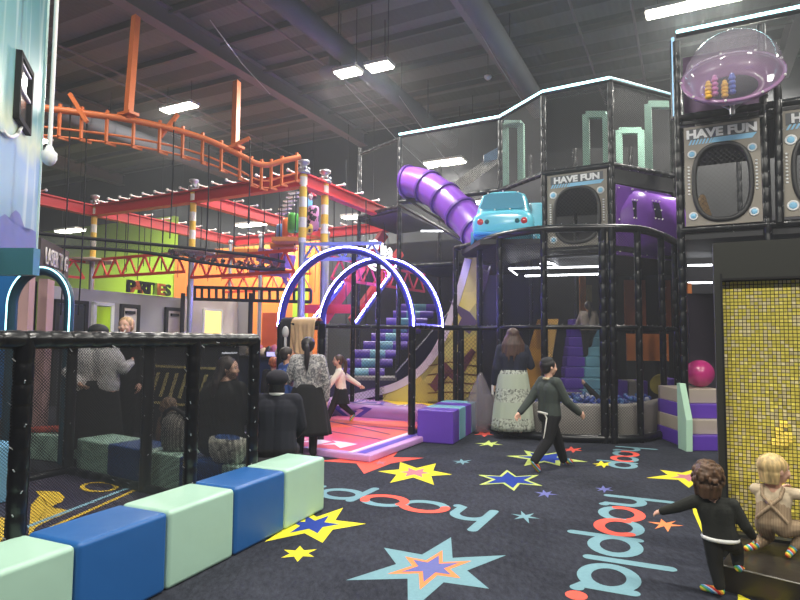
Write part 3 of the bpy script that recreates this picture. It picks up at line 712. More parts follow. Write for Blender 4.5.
# ================================================================ pink printed mat and raised purple mat
C0 = Vector((-.344, 7.075, 0)); mw = 2.3
PINKM = ramp_mat('pink_coral_print', 'noise', .55, [(0, (196, 80, 160)), (.4, (222, 84, 140)), (.5, (232, 84, 108)), (.58, (240, 104, 90)), (1, (246, 140, 96))], rough=.4, interp='LINEAR', detail=1)
LILAC = mat('lilac_mat_edge', (206, 156, 214), .45); WH = mat('mat_white_print', (240, 228, 240), .45); DPU = mat('mat_deep_violet', (86, 62, 178), .45); CORAL = mat('mat_coral', (244, 104, 78), .45); MAG = mat('mat_magenta', (206, 70, 150), .45)
pmat = thing('play_mat', 'pink and coral printed floor mat leading through the lit arches', 'mat', C0)
mb = MB(); cc = C0-B*mw/2+A*1.425; mb.box(cc+Z*.045, (mw, 2.85, .09), RB); mb.build('mat_body', LILAC, pmat, bev=.02)
def mp(b, a, z=.092): return C0-B*b+A*a+Z*z
mb = MB(); mb.add([mp(.30, .1), mp(.30, 2.8), mp(mw-.05, 2.8), mp(mw-.05, .1)], [(3, 2, 1, 0)]); mb.build('printed_field', PINKM, pmat)
mb = MB(); mb.add([mp(.26, .02, .094), mp(.33, .02, .094), mp(.33, 2.82, .094), mp(.26, 2.82, .094)], [(0, 1, 2, 3)])
for k in range(5):
    a0 = 1.6*k-.4+.3; a_ = [(mp(.5+.35*k, .25+.2*k), mp(.62+.3*k, .75+.12*k), mp(.7+.35*k, .2+.16*k))]
    mb.poly([Vector((v.x, v.y, .094)) for v in (mp(.55+.4*k, .2), mp(.75+.4*k, .38), mp(.9+.4*k, .27), mp(.8+.4*k, .5), mp(.95+.4*k, .62), mp(.72+.4*k, .6), mp(.5+.4*k, .55))])
mb.build('printed_white', WH, pmat)
mb = MB(); mb.add([mp(.1, .06, .094), mp(.22, .06, .094), mp(.22, 2.82, .094), mp(.1, 2.82, .094)], [(0, 1, 2, 3)]); mb.build('printed_violet_band', DPU, pmat)
mb = MB()
for b0, a0, b1, a1, th in ((.4, 1.0, 2.4, 1.5, .05), (.4, 1.9, 2.2, 2.1, .06), (.5, 1.45, 2.5, 2.4, .05)): mb.ribbon([mp(b0, a0), mp(b1, a1)], th, .0945)
mb.build('printed_dark_lines', mat('mat_dark_plum', (120, 40, 90), .45), pmat)
mb = MB(); mb.poly([mp(.4, 2.3, .0935), mp(1.6, 1.6, .0935), mp(2.5, 2.2, .0935), mp(1.4, 2.5, .0935), mp(.9, 2.75, .0935)]); mb.build('printed_coral', CORAL, pmat)
# raised rounded mat
rm = thing('raised_mat', 'raised lilac foam mat with violet chevrons behind the running girl', 'mat', mp(1, 2.9, 0))
mb = MB(); c = C0+A*(2.87+.75)-B*1.7; mb.box(c+Z*.15, (2.9, 1.5, .30), RB); mb.build('mat_body', mat('lilac_foam', (176, 128, 196), .4), rm, bev=.12, seg=6)
def rp(b, a, z=.303): return C0-B*(b+.85)+A*(2.87+a)+Z*z
YM = mat('mat_yellow', (246, 206, 60), .45)
mb = MB(); mb.poly([rp(-.3, .3), rp(.1, .8), rp(.4, .35), rp(.95, .8), rp(.8, 1.38), rp(.2, 1.38), rp(-.3, 1.3)]); mb.poly([rp(-.3, 1.3), rp(.1, 1.7), rp(-.2, 1.8), rp(-.4, 1.6)]); mb.build('printed_yellow', YM, rm)
for k, (s_, m_) in enumerate(((1, DPU), (.72, LILAC), (.45, DPU))):
    mb = MB(); c = rp(1.0, .42, .304+.001*k)
    pts = [rp(.62, .18), rp(.8, .62), rp(1.05, .5), rp(1.35, .75), rp(1.3, .2), rp(1.0, .14)]
    mb.poly([Vector((c.x+(p.x-c.x)*s_, c.y+(p.y-c.y)*s_, c.z)) for p in pts]); mb.build('printed_chevron', m_, rm)
for k, (s_, m_) in enumerate(((1, DPU), (.6, LILAC), (.3, DPU))):
    mb = MB(); c = rp(1.15, -.004-.002*k, .165); mb.poly([c+(B*(x*s_)+Z*(z_*s_)) for x, z_ in ((-.42, .07), (-.2, .11), (0, .02), (.25, .11), (.42, .09), (.1, -.13), (-.1, -.13))]); mb.build('printed_chevron', m_, rm)
mb = MB(); mb.ribbon([rp(.05, .16), rp(.12, .5), rp(.2, .2), rp(.3, .5), rp(.36, .25)], .07, .305); mb.build('printed_white', WH, rm)
# ================================================================ purple / teal block row in front of the fence
u = (Vector((1.284, 9.66, 0))-Vector((.764, 8.297, 0))).normalized(); pb = ['purple block at the near end of the short row by the arches', 'pale teal block second in the short purple and teal row', 'purple block third in the short purple and teal row', 'pale teal block at the far end of the short row beside the skirted woman']
for i in range(4): block('seat_block', pb[i], Vector((.764, 8.297, 0))+u*.365*i, u, .365, .54, .47, M['purple'] if i % 2 == 0 else M['teal'], 'purple and teal seat blocks', bev=.02)
# ================================================================ slide with gold printed skirt
SL = [(465, 258), (458, 284), (449, 312), (439, 338), (427, 358), (413, 372), (394, 383), (366, 391), (330, 398), (300, 403)]
sp0 = Vector((1.2, 10.5, 0)); sp1 = sp0-B*3
spts = [onwall(x, y, sp0, sp1) for x, y in SL]
def smooth_curve(P, n=6):
    out = []
    for i in range(len(P)-1):
        p0, p1, p2, p3 = P[max(i-1, 0)], P[i], P[i+1], P[min(i+2, len(P)-1)]
        for k in range(n):
            t = k/n; out.append(.5*((2*p1)+(p2-p0)*t+(2*p0-5*p1+4*p2-p3)*t*t+(-p0+3*p1-3*p2+p3)*t**3))
    return out+[P[-1]]
sc_ = smooth_curve(spts)
sl = thing('slide', 'tall purple slide with white rim curving down behind the arches', 'slide', flat(spts[-1], 0))
def strip_surf(P, off0, off1, th, name, m, par, nudge=Vector()):
    mb = MB(); vs = []
    for i, p in enumerate(P):
        d = (P[min(i+1, len(P)-1)]-P[max(i-1, 0)]).normalized(); n_ = d.cross(A).normalized(); n_ = n_ if n_.z > 0 or abs(n_.z) < .01 else -n_
        vs += [p+A*off0+nudge, p+A*off1+nudge, p+A*off1-n_*th+nudge, p+A*off0-n_*th+nudge]
    fs = []
    for i in range(len(P)-1):
        for j in range(4): fs.append((4*i+j, 4*i+(j+1) % 4, 4*i+4+(j+1) % 4, 4*i+4+j))
    fs += [(3, 2, 1, 0), tuple(4*(len(P)-1)+j for j in range(4))]
    mb.add(vs, fs, smooth=False); return mb.build(name, m, par)
SPU = mat('slide_purple', (104, 62, 142), .3, coat=.4)
low = [p-Z*.12+B*.06 for p in sc_]
strip_surf(low, .08, 1.0, .05, 'slide_bed', SPU, sl)
strip_surf(sc_, -.02, .1, .14, 'side_rim', mat('slide_white', (224, 214, 232), .35), sl)
strip_surf(sc_, 1.0, 1.12, .14, 'side_rim', SPU, sl)
strip_surf([p+B*(-.18)+Z*.02 for p in sc_], 1.06, 1.14, .3, 'side_wall', SPU, sl)
GOLD = ramp_mat('gold_geometric_print', 'voronoi', 1.6, [(0, (178, 158, 90)), (.3, (206, 184, 96)), (.5, (164, 158, 90)), (.75, (222, 206, 120)), (1, (150, 132, 84))], rough=.5, interp='LINEAR')
mb = MB(); vs = []
bx = [p for p in sc_[:40]]; right = spts[0]+B*.22
n = len(bx)
for p in bx: vs += [p+B*.04-A*.0, Vector((right.x, right.y, p.z)) if True else p]
fs = [(2*i, 2*i+1, 2*i+3, 2*i+2) for i in range(n-1)]
mb.add(vs, fs); vb = bx[-1]; k_ = len(mb.v)
mb.add([vb+B*.04, Vector((right.x, right.y, vb.z)), flat(right, .0), flat(vb+B*.04, .0)], [(0, 1, 2, 3)])
sk = mb.build('printed_skirt', GOLD, sl)
def gk(px, py, o=.02): return onwall(px, py, sp0, sp1)-A*o
for pts, m_ in (([(430, 385), (446, 362), (455, 372), (472, 348), (476, 352), (458, 384), (446, 374), (436, 392)], mat('skirt_maroon_line', (110, 62, 72), .5)),
                ([(449, 300), (462, 318), (458, 326), (470, 334), (478, 322), (470, 312)], mat('skirt_violet', (96, 78, 116), .5)),
                ([(441, 352), (452, 340), (462, 348), (450, 360)], mat('skirt_pale', (206, 200, 120), .5))):
    mb = MB(); mb.poly([gk(x, y) for x, y in pts]); mb.build('printed_shape', m_, sk)
mb = MB()
for i in range(5): mb.tube([gk(428, 366+i*9, .012), gk(450, 362+i*10, .012), gk(477, 366+i*9, .012)], .012, 5)
mb.build('printed_lines', mat('skirt_dark_gold', (112, 84, 46), .5), sk)
# ================================================================ entrance stairs: soft rolls
stx = thing('soft_stairs', 'staircase of purple and pale teal foam rolls behind the arches', 'stairs', flat(W(365, 380, 12), 0))
sx0, sx1 = W(343, 376, 13.4), W(390, 376, 13.4); step_d = Vector((.178, .333, 0))
for k in range(9):
    z = .70+.205*k; c = Vector(((sx0.x+sx1.x)/2-.13, 13.4, z))+step_d*k; L = 1.09
    for j, (m_, f) in enumerate(((M['purple'], -1), (M['teal'], 0), (M['purple'], 1))):
        q = c+Vector((f*L/3, 0, 0)); mb = MB(); mb.tube([q-Vector((L/6-.003, 0, 0)), q+Vector((L/6-.003, 0, 0))], .105, 14); mb.box(q+Vector((0, .18, -.01)), (L/3-.006, .38, .19)); mb.build('foam_roll', m_, stx)
mb = MB(); mb.box((W(362, 377, 12.95).x+.02, 12.98, .61), (1.5, .7, .06)); mb.build('landing', M['greytop'], stx)
mb = MB(); mb.box((W(362, 377, 12.95).x+.02, 12.98, .29), (1.48, .68, .58)); mb.build('landing_base', mat('dark_violet_board', (46, 36, 76), .6), stx)
mb = MB(); a = Vector((sx1.x+.12, 12.7, 0)); mb.add([a, a+step_d*9.5, a+step_d*9.5+Z*2.55, a+Z*.75, a+Vector((.04, 0, 0)), a+step_d*9.5+Vector((.04, 0, 0)), a+step_d*9.5+Z*2.55+Vector((.04, 0, 0)), a+Z*.75+Vector((.04, 0, 0))], [(0, 1, 2, 3), (7, 6, 5, 4), (3, 2, 6, 7), (0, 3, 7, 4)])
mb.build('side_board', mat('dark_violet_board', (46, 36, 76), .6), stx)
# LED handrails and coral girders climbing beside the stairs
for i, (pa, pb_, Ya, Yb, nm) in enumerate((((311, 324), (353, 272), 12.6, 14.6, 'left'), ((355, 326), (399, 264), 12.4, 14.8, 'right'))):
    a, b = W(*pa, Ya), W(*pb_, Yb); h = thing('lit_handrail', 'slanting violet lit handrail on the %s of the foam stairs' % nm, 'handrail', a)
    MB().tube([a, b], .05, 10).build('padded_bar', GLOW_PAD, h); MB().tube([a+Vector((-.03, -.05, .03)), b+Vector((-.03, -.05, .03))], .015, 8).build('led_strip', LEDB, h)
for i, (pa, pb_, Ya, Yb, nm) in enumerate((((322, 322), (384, 234), 13.6, 15.0, 'nearer'), ((352, 322), (400, 252), 14.4, 16, 'farther'))):
    mb = MB(); mb.beam(W(*pa, Ya), W(*pb_, Yb), .14, .24); tag(mb.build('girder', M['red']), 'slanting coral red girder behind the lit arches, %s one' % nm, 'girder')
mb = MB(); a, b = W(299, 309, 13.6), W(352, 309, 13.2); mb.beam(a, b, .1, .2); tag(mb.build('girder', M['red']), 'short level red girder below the slanting ones', 'girder')
# neon sign seen from behind
ns = thing('neon_sign', 'white glowing crown and script sign above the arches', 'sign', W(381, 256, 12.8))
NW = emis('neon_white', (.95, 1.0, 1.0), 1.6); c = W(381, 256, 12.8)
def npt(x, y): return W(x, y, 12.8)
def blob(poly, name):
    mb = MB(); mb.prism([npt(*p) for p in poly], Vector((0, .05, 0))); mb.build(name, NW, ns)
blob([(367, 250), (366, 245), (369, 243), (369, 240), (372, 241), (375, 239), (378, 241), (379, 244), (378, 249), (373, 248)], 'crown')
for pts in ([(382, 243), (382, 255)], [(385, 246), (385, 256), (389, 253), (387, 250), (385, 252)], [(389, 248), (391, 251), (391, 256), (388, 257)], [(365, 253), (368, 258), (372, 255), (376, 260), (380, 258)],
            [(368, 264), (372, 268), (376, 270)], [(381, 262), (382, 268)], [(386, 267), (389, 273), (391, 270)], [(366, 262), (378, 266), (390, 269)]):
    MB().tube([npt(*p) for p in pts], .028, 8).build('script_stroke', NW, ns)
# ================================================================ PLAY STRUCTURE
Q = [W(400, 140, 13.2), W(500, 122, 12.06), W(543, 95, 10.8), W(610, 82, 10.2), W(672, 98, 10.9)]
T0 = Vector((4.1, 8.4, 0)); T1 = T0+B*1.08; T2 = T0+B*2.2
D2, D3, TP = 3.12, 4.62, 6.02
PSn = thing('play_structure', 'tall black netted indoor climbing structure on padded posts', 'play structure', (2.5, 11, 0))
q = [Vector((p.x, p.y, 0)) for p in Q]
TT = [Q[i].z for i in range(5)]; TPm = sum(TT)/5
for i in range(5): post(q[i], q[i]+Z*(TPm), PSn, .055)
post(W(360, 148, 14.4)*1.0-Z*1.2, W(360, 148, 14.4), PSn, .045)
pL = W(360, 148, 14.4); post(flat(pL, 0), flat(pL, TPm), PSn, .05)
for p in (T0, T1+B*.0, T2): post(p, p+Z*(5.95 if p is not T1 else 4.55), PSn, .055)
# lean brace on the tower front
post(T1+B*.13+Z*3.1-A*.1, T1+B*.16-A*.1+Z*5.0, PSn, .05)
for z, nm in ((D2, 'deck_rail'), (D3, 'deck_rail')):
    for a, b in zip(q, q[1:]): post(a+Z*z, b+Z*z, PSn, .06, nm)
post(flat(pL, D3-.1), q[0]+Z*(D3-.1), PSn, .06, 'deck_rail'); post(flat(pL, TPm), q[0]+Z*TPm, PSn, .04, 'rail')
for z in (D2-.02, D3, 4.78): post(T0+Z*z, T2+Z*z, PSn, .055, 'deck_rail')
# rear posts and decks
back = []
for p in [q[0]+A*2.4, q[1]+A*2.6, q[2]+A*3.4, q[3]+A*3.9, q[4]+A*2.7, T0+A*4.5, T1+A*4.5, T0+A*2.2, T2+A*2.2]:
    post(p, p+Z*TPm, PSn, .05); back.append(p)
def deck(name, pts, z, th=.1, m='deckm'):
    mb = MB(); mb.prism([flat(p, z-th) for p in pts], Z*th); return mb.build(name, M[m], PSn)
deck('deck', [q[1]+A*.05, q[2]+A*.05, q[3]+A*.05, q[4], back[4], back[3], back[1]], D3)
deck('deck', [q[2]+A*.05, q[3]+A*.05, q[4], back[4], back[3], back[2]], D2)
deck('deck', [q[0], q[1], back[1], back[0]], D2+.1)
deck('deck', [flat(pL, 0), q[0], back[0], flat(pL, 0)+A*2.0], D3-.1)
deck('deck', [T0, T2, back[8], back[7]], D2-.06); deck('deck', [T0, T2, back[8], back[7]], D3+.1)
deck('deck', [q[4], T0+A*.1, back[7], back[4]], D2-.05)
# nets on the upper storey and dark netted back
for a, b in zip(q, q[1:]): net(PSn, a, b, D3, TPm, 'net')
net(PSn, flat(pL, 0), q[0], D3, TPm, 'netl'); net(PSn, q[0], back[0], 0, TPm, 'netl'); net(PSn, q[4], back[4], D2, TPm, 'netd')
for a, b in zip(back[:4], back[1:5]): net(PSn, a, b, D3, TPm, 'netd')
for a, b in zip(back[:4], back[1:5]): net(PSn, a, b, 0, D3, 'netd')
net(PSn, back[4], back[7], 0, D2, 'netd'); net(PSn, back[5], back[6], D2, 6, 'netd'); net(PSn, T0, back[7], D3, 5.95, 'netd')
net(PSn, q[0], q[1], D2, D3, 'netl')
# fascia boards under the upper deck
for a, b, z0, z1 in ((q[1], q[2], D3-.55, D3-.06), (q[3], q[4], D3-.32, D3-.06), (q[0], q[1], D2+.0, D2+.1)):
    mb = MB(); mb.beam(flat(a, (z0+z1)/2), flat(b, (z0+z1)/2), .04, z1-z0); mb.build('fascia', M['deckm'], PSn)
# led lines along the top edge
def led_line(label, pts, m, r=.022):
    t = thing('led_line', label, 'light strip', pts[0]); MB().tube(pts, .045, 8).build('padded_bar', M['pad'], t)
    MB().tube([p+Vector((-.02, -.045, .03)) for p in pts], r, 8).build('led_strip', m, t); return t
led_line('long teal light line along the kinked top edge of the netted structure', [p+Z*(TPm+.05) for p in q[:4]], LEDT)
led_line('dim teal light line sloping back to the tower top', [q[3]+Z*(TPm+.05), q[4]+Z*(TPm+.05)], emis('led_teal_dim', (.3, .6, .65), 1.2))
led_line('teal light line along the top of the right tower', [T0+Z*6.05, T2+B*.6+Z*6.05], LEDT)
led_line('dim upright blue light line on the left edge of the tower top', [T0+A*.06-B*.05+Z*4.8, T0+A*.06-B*.05+Z*6.0], emis('led_blue_dim', (.3, .55, .8), .9))
# pale green foam gates on the top deck
GP = mat('pale_green_foam', (136, 176, 160), .5)
def gate(label, px0, px1, py0, Y, zb=D3):
    a, b = W(px0, py0, Y), W(px1, py0, Y-.2); t = thing('foam_gate', label, 'gate frame', flat(a, zb), group=None)
    for p in (a, b):
        mb = MB(); mb.box((p.x, p.y, (p.z+zb)/2), (.13, .13, p.z-zb), RB); mb.build('upright', GP, t)
    mb = MB(); mb.beam(a, b, .13, .13); mb.build('crossbar', GP, t); return t
gate('pale green foam gate between the two kinks of the light line', 505, 521, 124, 12.3)
gate('pale green foam gate right of the middle post on the top deck', 586, 606, 115, 11.8)
gate('darker pale green foam gate farther back on the top deck', 619, 641, 131, 12.8)
gate('largest pale green foam gate beside the tower', 648, 674, 105, 11.3)
# speaker look panels with porthole
PG = mat('grey_speaker_panel', (132, 126, 116), .5, var=.06, scale=4); PBk = mat('porthole_rim_rubber', (36, 36, 38), .5); PBl = mat('pale_blue_print', (128, 186, 220), .5); PW = mat('white_print', (222, 224, 226), .5); PDb = mat('panel_header_band', (78, 82, 88), .5)
def speaker_panel(label, a, b, z0, z1):
    a, b = flat(a, 0), flat(b, 0); u = (b-a).normalized(); wd = (b-a).length; h = z1-z0; n_ = Vector((u.y, -u.x, 0)); n_ = n_ if n_.y < 0 else -n_
    t = thing('speaker_panel', label, 'panel', (a+b)/2+Z*z0, group='speaker look panels lettered HAVE FUN'); c = (a+b)/2
    def P(x, y, o=.0): return c+u*(x*wd)+Z*(z0+y*h)+n_*o
    cx, cy, rx, ry = 0, .42, .375, .37; N_ = 48; mb = MB(); ring = []; outer = []
    for i in range(N_):
        an = 2*PI*i/N_; ca, sa = math.cos(an), math.sin(an); e = .75
        x = cx+rx*math.copysign(abs(ca)**e, ca); y = cy+ry*math.copysign(abs(sa)**e, sa); ring.append((x, y))
        k = min((.5/abs(ca)) if abs(ca) > 1e-6 else 9, ((1-cy)/sa if sa > 1e-6 else (cy/-sa if sa < -1e-6 else 9)))
        outer.append((ca*k, cy+sa*k))
    # put exact corners in
    for cr in ((.5, 1), (-.5, 1), (-.5, 0), (.5, 0)):
        j = min(range(N_), key=lambda i: (outer[i][0]-cr[0])**2+(outer[i][1]-cr[1])**2); outer[j] = cr
    vs = [P(*p, .03) for p in ring]+[P(*p, .03) for p in outer]+[P(*p, 0) for p in ring]+[P(*p, 0) for p in outer]; fs = []
    for i in range(N_):
        j = (i+1) % N_; fs += [(i, j, N_+j, N_+i), (2*N_+j, 2*N_+i, 3*N_+i, 3*N_+j), (i, 2*N_+i, 2*N_+j, j), (N_+j, 3*N_+j, 3*N_+i, N_+i)]
    mb.add(vs, fs); pn = mb.build('board', PG, t)
    MB().tube([P(*p, .035) for p in ring], .035, 8, closed=True).build('porthole_rim', PBk, t)
    mb = MB(); mb.quad(P(-.38, .05, .01), P(.38, .05, .01), P(.38, .8, .01), P(-.38, .8, .01)); mb.build('porthole_net', M['netl'], t)
    mb = MB(); mb.add([P(-.44, .86, .033), P(.44, .86, .033), P(.44, .975, .033), P(-.44, .975, .033)], [(0, 1, 2, 3)]); mb.build('header_band', PDb, pn)
    mb = MB(); mb.add([P(-.14, .815, .034), P(.40, .815, .034), P(.46, .865, .034), P(-.10, .865, .034)], [(0, 1, 2, 3)])
    for k in range(7): x = -.44+.045*k; mb.add([P(x, .815, .034), P(x+.025, .815, .034), P(x+.06, .865, .034), P(x+.035, .865, .034)], [(0, 1, 2, 3)])
    mb.build('blue_stripe', PBl, pn)
    text_mesh('lettering', 'HAVE FUN', h*.115, PW, .004, .0055*h, parent=pn, R=basisR(u if u.cross(Z).dot(n_) > 0 else -u), loc=P(0, .915, .038), xs=1.12)
    for x in (-.395, .395):
        for y in (.72, .1):
            cc = P(x, y, .03); R_ = basisR(u)
            mb = MB(); mb.lathe([(0, 0), (.062*wd/1.0, 0), (.062*wd, .012), (.05*wd, .012), (.045*wd, .008), (0, .008)], cc, 20, axis=n_); mb.build('round_speaker', PW, pn)
            mb = MB(); mb.lathe([(.04*wd, .012), (.032*wd, .017), (0, .017)], cc, 20, axis=n_); mb.build('round_speaker_centre', PBl, pn)
        mb = MB()
        for k in range(9): mb.ball(P(x*1.12, .32+.034*k, .036), (.02, .008, .014), 8)
        mb.build('dot_pattern', PW, pn)
    return t
a0 = q[2]+B*.07-A*.02; a1 = q[3]-B*.07-A*.02
speaker_panel('grey HAVE FUN speaker panel above the cage, beside the teal car', q[2]*.94+q[3]*.06, q[2]*.06+q[3]*.94, D2+.08, D3-.06)
speaker_panel('larger grey HAVE FUN speaker panel under the clear dome', T0+B*.07-A*.04, T1-B*.06-A*.04, D2+.02, D3-.02)
speaker_panel('grey HAVE FUN speaker panel cut off by the right edge', T1+B*.17-A*.04, T2+B*.2-A*.04, D2+.06, D3+.02)
# cloth heap behind the larger porthole
mb = MB()
for k in range(7): mb.cap(T0+B*(.2+.02*k)+A*.5+Z*(D2+.1), .06, T0+B*(.3+.015*k)+A*(.5+.02*k)+Z*(D2+.55-.05*k), .05, 8)
tag(mb.build('cloth_bundle', mat('tan_cloth', (150, 124, 92), .9)), 'tan bundle seen through the larger porthole', 'cloth')
# purple bulging tunnel panel
a, b = q[3]+B*.05+A*.05, q[4]-B*.05+A*.02
u = (b-a).normalized(); wd = (b-a).length; n_ = Vector((u.y, -u.x, 0)); z0, z1 = D2-.12, D3-.34
tn = thing('tunnel_window', 'purple plastic bulging window panel between the two speaker panels', 'window panel', (a+b)/2+Z*z0)
mb = MB(); mb.beam(flat(a, (z0+z1)/2), flat(b, (z0+z1)/2), .05, z1-z0); mb.build('back_plate', M['plasticp'], tn, bev=.02)
mb = MB(); nu, nv = 20, 20; vs = []
zc, hh = (z0+z1)/2, (z1-z0)*.46
for i in range(nu+1):
    for j in range(nv+1):
        s = i/nu; v = j/nv*2-1; t_ = min(1, s/.35); hx = hh*math.sin(PI/2*min(1, .15+.85*t_)); bul = .34*math.sqrt(max(0, 1-v*v))*math.sin(PI/2*t_)
        vs.append(flat(a+u*(wd*(.06+.9*s)), zc+v*hx)+n_*(.02+bul))
mb.add(vs, [(i*(nv+1)+j, (i+1)*(nv+1)+j, (i+1)*(nv+1)+j+1, i*(nv+1)+j+1) for i in range(nu) for j in range(nv)], smooth=True); mb.build('bulge', M['plasticp'], tn)
for s, hw in ((.13, .06), (.42, .09)):
    cwin = a+u*(wd*(.06+.9*s)); mb = MB(); bo = .02+.34*math.sin(PI/2*min(1, s/.35)); vs = []
    for i in range(5):
        for j in range(9):
            v = .05+(j/8)*.5; vs.append(flat(cwin+u*((i/4-.5)*2*hw), zc+v*hh)+n_*(.02+.34*math.sqrt(1-v*v)*(bo-.02)/.34+.012))
    mb.add(vs, [(i*9+j, (i+1)*9+j, (i+1)*9+j+1, i*9+j+1) for i in range(4) for j in range(8)], smooth=True); wn = mb.build('small_window', mat('dark_window_plastic', (40, 34, 62), .15), tn)
    mb = MB()
    for i in (0, 2, 4):
        for j in (0, 8): mb.ball(Vector(vs[i*9+j])+n_*.008+Z*(.02 if j else -.02), .014, 8)
    for j in (4,):
        for i in (0, 4): mb.ball(Vector(vs[i*9+j])+n_*.008, .014, 8)
    mb.build('bolts', M['white'], wn)
mb = MB()
for x, z in ((.04, .05), (.04, .5), (.04, .95), (.5, .04), (.5, .96), (.95, .1), (.95, .9), (.27, .96), (.27, .04)): mb.ball(flat(a+u*wd*x, z0+(z1-z0)*z)+n_*.035, .014, 8)
mb.build('bolts', M['white'], tn)
# clear dome on the tower
dc = W(732, 76, 7.75); dm = thing('clear_dome', 'clear bubble dome with purple tinted back on top of the tower', 'dome', dc)
dirn = (-A*.8-Z*.0+Z*.62).normalized(); x_, y_, _ = frame(dirn)
R_d = .6
Rt = Matrix((x_, y_, dirn)).transposed()
mb = MB(); prof = [(R_d*math.sin(PI/2*i/12), R_d*1.0*math.cos(PI/2*i/12)) for i in range(13)]; mb.lathe(prof[::-1], dc, 36, axis=dirn); mb.build('dome_shell', clear_mat('clear_acrylic', (206, 200, 214), .26), dm)
mb = MB(); mb.lathe([(R_d-.01, -.02), (R_d+.035, -.02), (R_d+.035, .015), (R_d-.01, .015)], dc, 36, axis=dirn); mb.build('rim', clear_mat('violet_tint_plastic', (176, 132, 176), .75, .2), dm)
mb = MB(); mb.lathe([(R_d, -.03), (R_d*.93, -.1), (R_d*.78, -.16), (R_d*.5, -.18), (.3, -.18)], dc, 36, axis=dirn); mb.build('purple_bowl', clear_mat('violet_bowl_plastic', (140, 92, 142), .8, .3), dm)
mb = MB(); mb.lathe([(.32, -.17), (0, -.165)], dc, 24, axis=dirn); mb.build('dark_opening', M['netd'] if False else M['dark'], dm)
mb = MB()
for i in range(9): an = 2*PI*i/9; mb.ball(dc+x_*(R_d+.03)*math.cos(an)+y_*(R_d+.03)*math.sin(an)+dirn*.02, .018, 8)
mb.build('bolts', M['white'], dm)
mb = MB(); e = dc-dirn*.18-Z*.22; mb.tube([e+Z*.0, e-Z*.16], .035, 8); mb.tube([e-Z*.1, e+B*.2+Z*.06], .02, 8); mb.tube([e-Z*.1, e-B*.2+Z*.06], .02, 8); mb.build('bracket', M['steel'], dm)
mb = MB(); mb.beam(flat(T0+B*.08+A*.5, 5.2), flat(T1+A*.5, 5.2), .04, 1.4); mb.build('back_board', mat('violet_board', (104, 74, 110), .5), dm)
for k, (px, py, m_, nm) in enumerate(((708.5, 91, mat('toy_yellow', (226, 176, 64), .5), 'yellow toy post nearest the left rim inside the clear dome'), (715, 88, mat('toy_pink', (196, 116, 176), .5), 'pink toy post inside the clear dome'),
                          (725, 90, mat('toy_yellow', (226, 176, 64), .5), 'yellow toy post in the middle of the clear dome'), (732.5, 86, mat('toy_blue', (88, 110, 196), .5), 'blue toy post, tallest inside the clear dome'))):
    c = W(px, py+8, 7.55); mb = MB(); h_ = .15+.02*(k % 2)*2
    for i in range(4): mb.ball(c+Z*(.03+i*h_/3), (.045, .045, .034), 10)
    mb.ball(c+Z*(h_+.07), .03, 10)
    tag(mb.build('toy_figure', m_), nm, 'toy', 'spiral toy posts in the dome')
# tube slide
ts = thing('tube_slide', 'purple ribbed tube slide coming out of the upper netting', 'slide', W(440, 240, 12))
tp = [W(407, 182, 13.0), W(418, 183, 12.8), W(431, 189, 12.5), W(445, 199, 12.2), W(458, 211, 11.9), W(472, 225, 11.6), W(486, 241, 11.2)]
tp = smooth_curve(tp, 5)
MB().tube(tp, .345, 24).build('tube', M['plasticp'], ts)
for i in (1, 9, 15, 21, 27):
    d = (tp[i+1]-tp[i-1]).normalized(); MB().tube([tp[i]-d*.03, tp[i]+d*.03], .385, 24).build('flange', mat('purple_flange', (84, 44, 132), .3), ts)
mb = MB(); mb.tube([W(400, 205, 13.0), W(480, 250, 11.3)], .04, 8); mb.tube([W(402, 196, 13.3), W(470, 238, 11.5)], .03, 8); mb.build('support_bar', M['pad'], ts)
# small car pod
cl = W(502, 243, 9.75); CS = 1.0; car = thing('toy_car', 'cyan plastic car body perched above the netted cage', 'toy car', (cl.x, cl.y, cl.z), math.radians(-14))
def car_body():
    mb = MB(); secs = []
    # cross sections along local y (rear at y=0 facing the camera)
    Ls = [(0, .36, .10, .44), (.03, .44, .06, .50), (.12, .48, .03, .54), (.32, .50, .02, .58), (.42, .50, .02, .60), (.9, .50, .02, .6), (1.25, .48, .04, .55), (1.45, .40, .1, .46)]
    n = 28; vs = []
    for y, hw, zb, zt in Ls:
        for j in range(n):
            a = 2*PI*j/n; ca, sa = math.cos(a), math.sin(a); e = .55
            vs.append((hw*math.copysign(abs(ca)**e, ca), y, (zb+zt)/2+(zt-zb)/2*math.copysign(abs(sa)**e, sa)))
    mb.add(vs, [(i*n+j, i*n+(j+1) % n, (i+1)*n+(j+1) % n, (i+1)*n+j) for i in range(len(Ls)-1) for j in range(n)]+[tuple(range(n))[::-1], tuple(range((len(Ls)-1)*n, len(Ls)*n))], smooth=True)
    return mb
car_body().build('body', M['cyanp'], car, loc=(0, 0, 0))
mb = MB(); n = 28; vs = []
for z, hw, y0, y1 in ((.52, .45, .12, 1.1), (.6, .435, .17, 1.05), (.74, .40, .24, .98), (.84, .36, .3, .92), (.89, .25, .38, .84), (.9, .0, .5, .7)):
    for j in range(n):
        a = 2*PI*j/n; ca, sa = math.cos(a), math.sin(a); e = .5
        vs.append((hw*math.copysign(abs(ca)**e, ca), (y0+y1)/2+(y1-y0)/2*math.copysign(abs(sa)**e, sa), z))
mb.add(vs, [(i*n+j, i*n+(j+1) % n, (i+1)*n+(j+1) % n, (i+1)*n+j) for i in range(5) for j in range(n)], smooth=True); mb.build('roof', M['cyanp'], car, loc=(0, 0, 0))
WBL = mat('car_window_tint', (86, 150, 176), .1, coat=1)
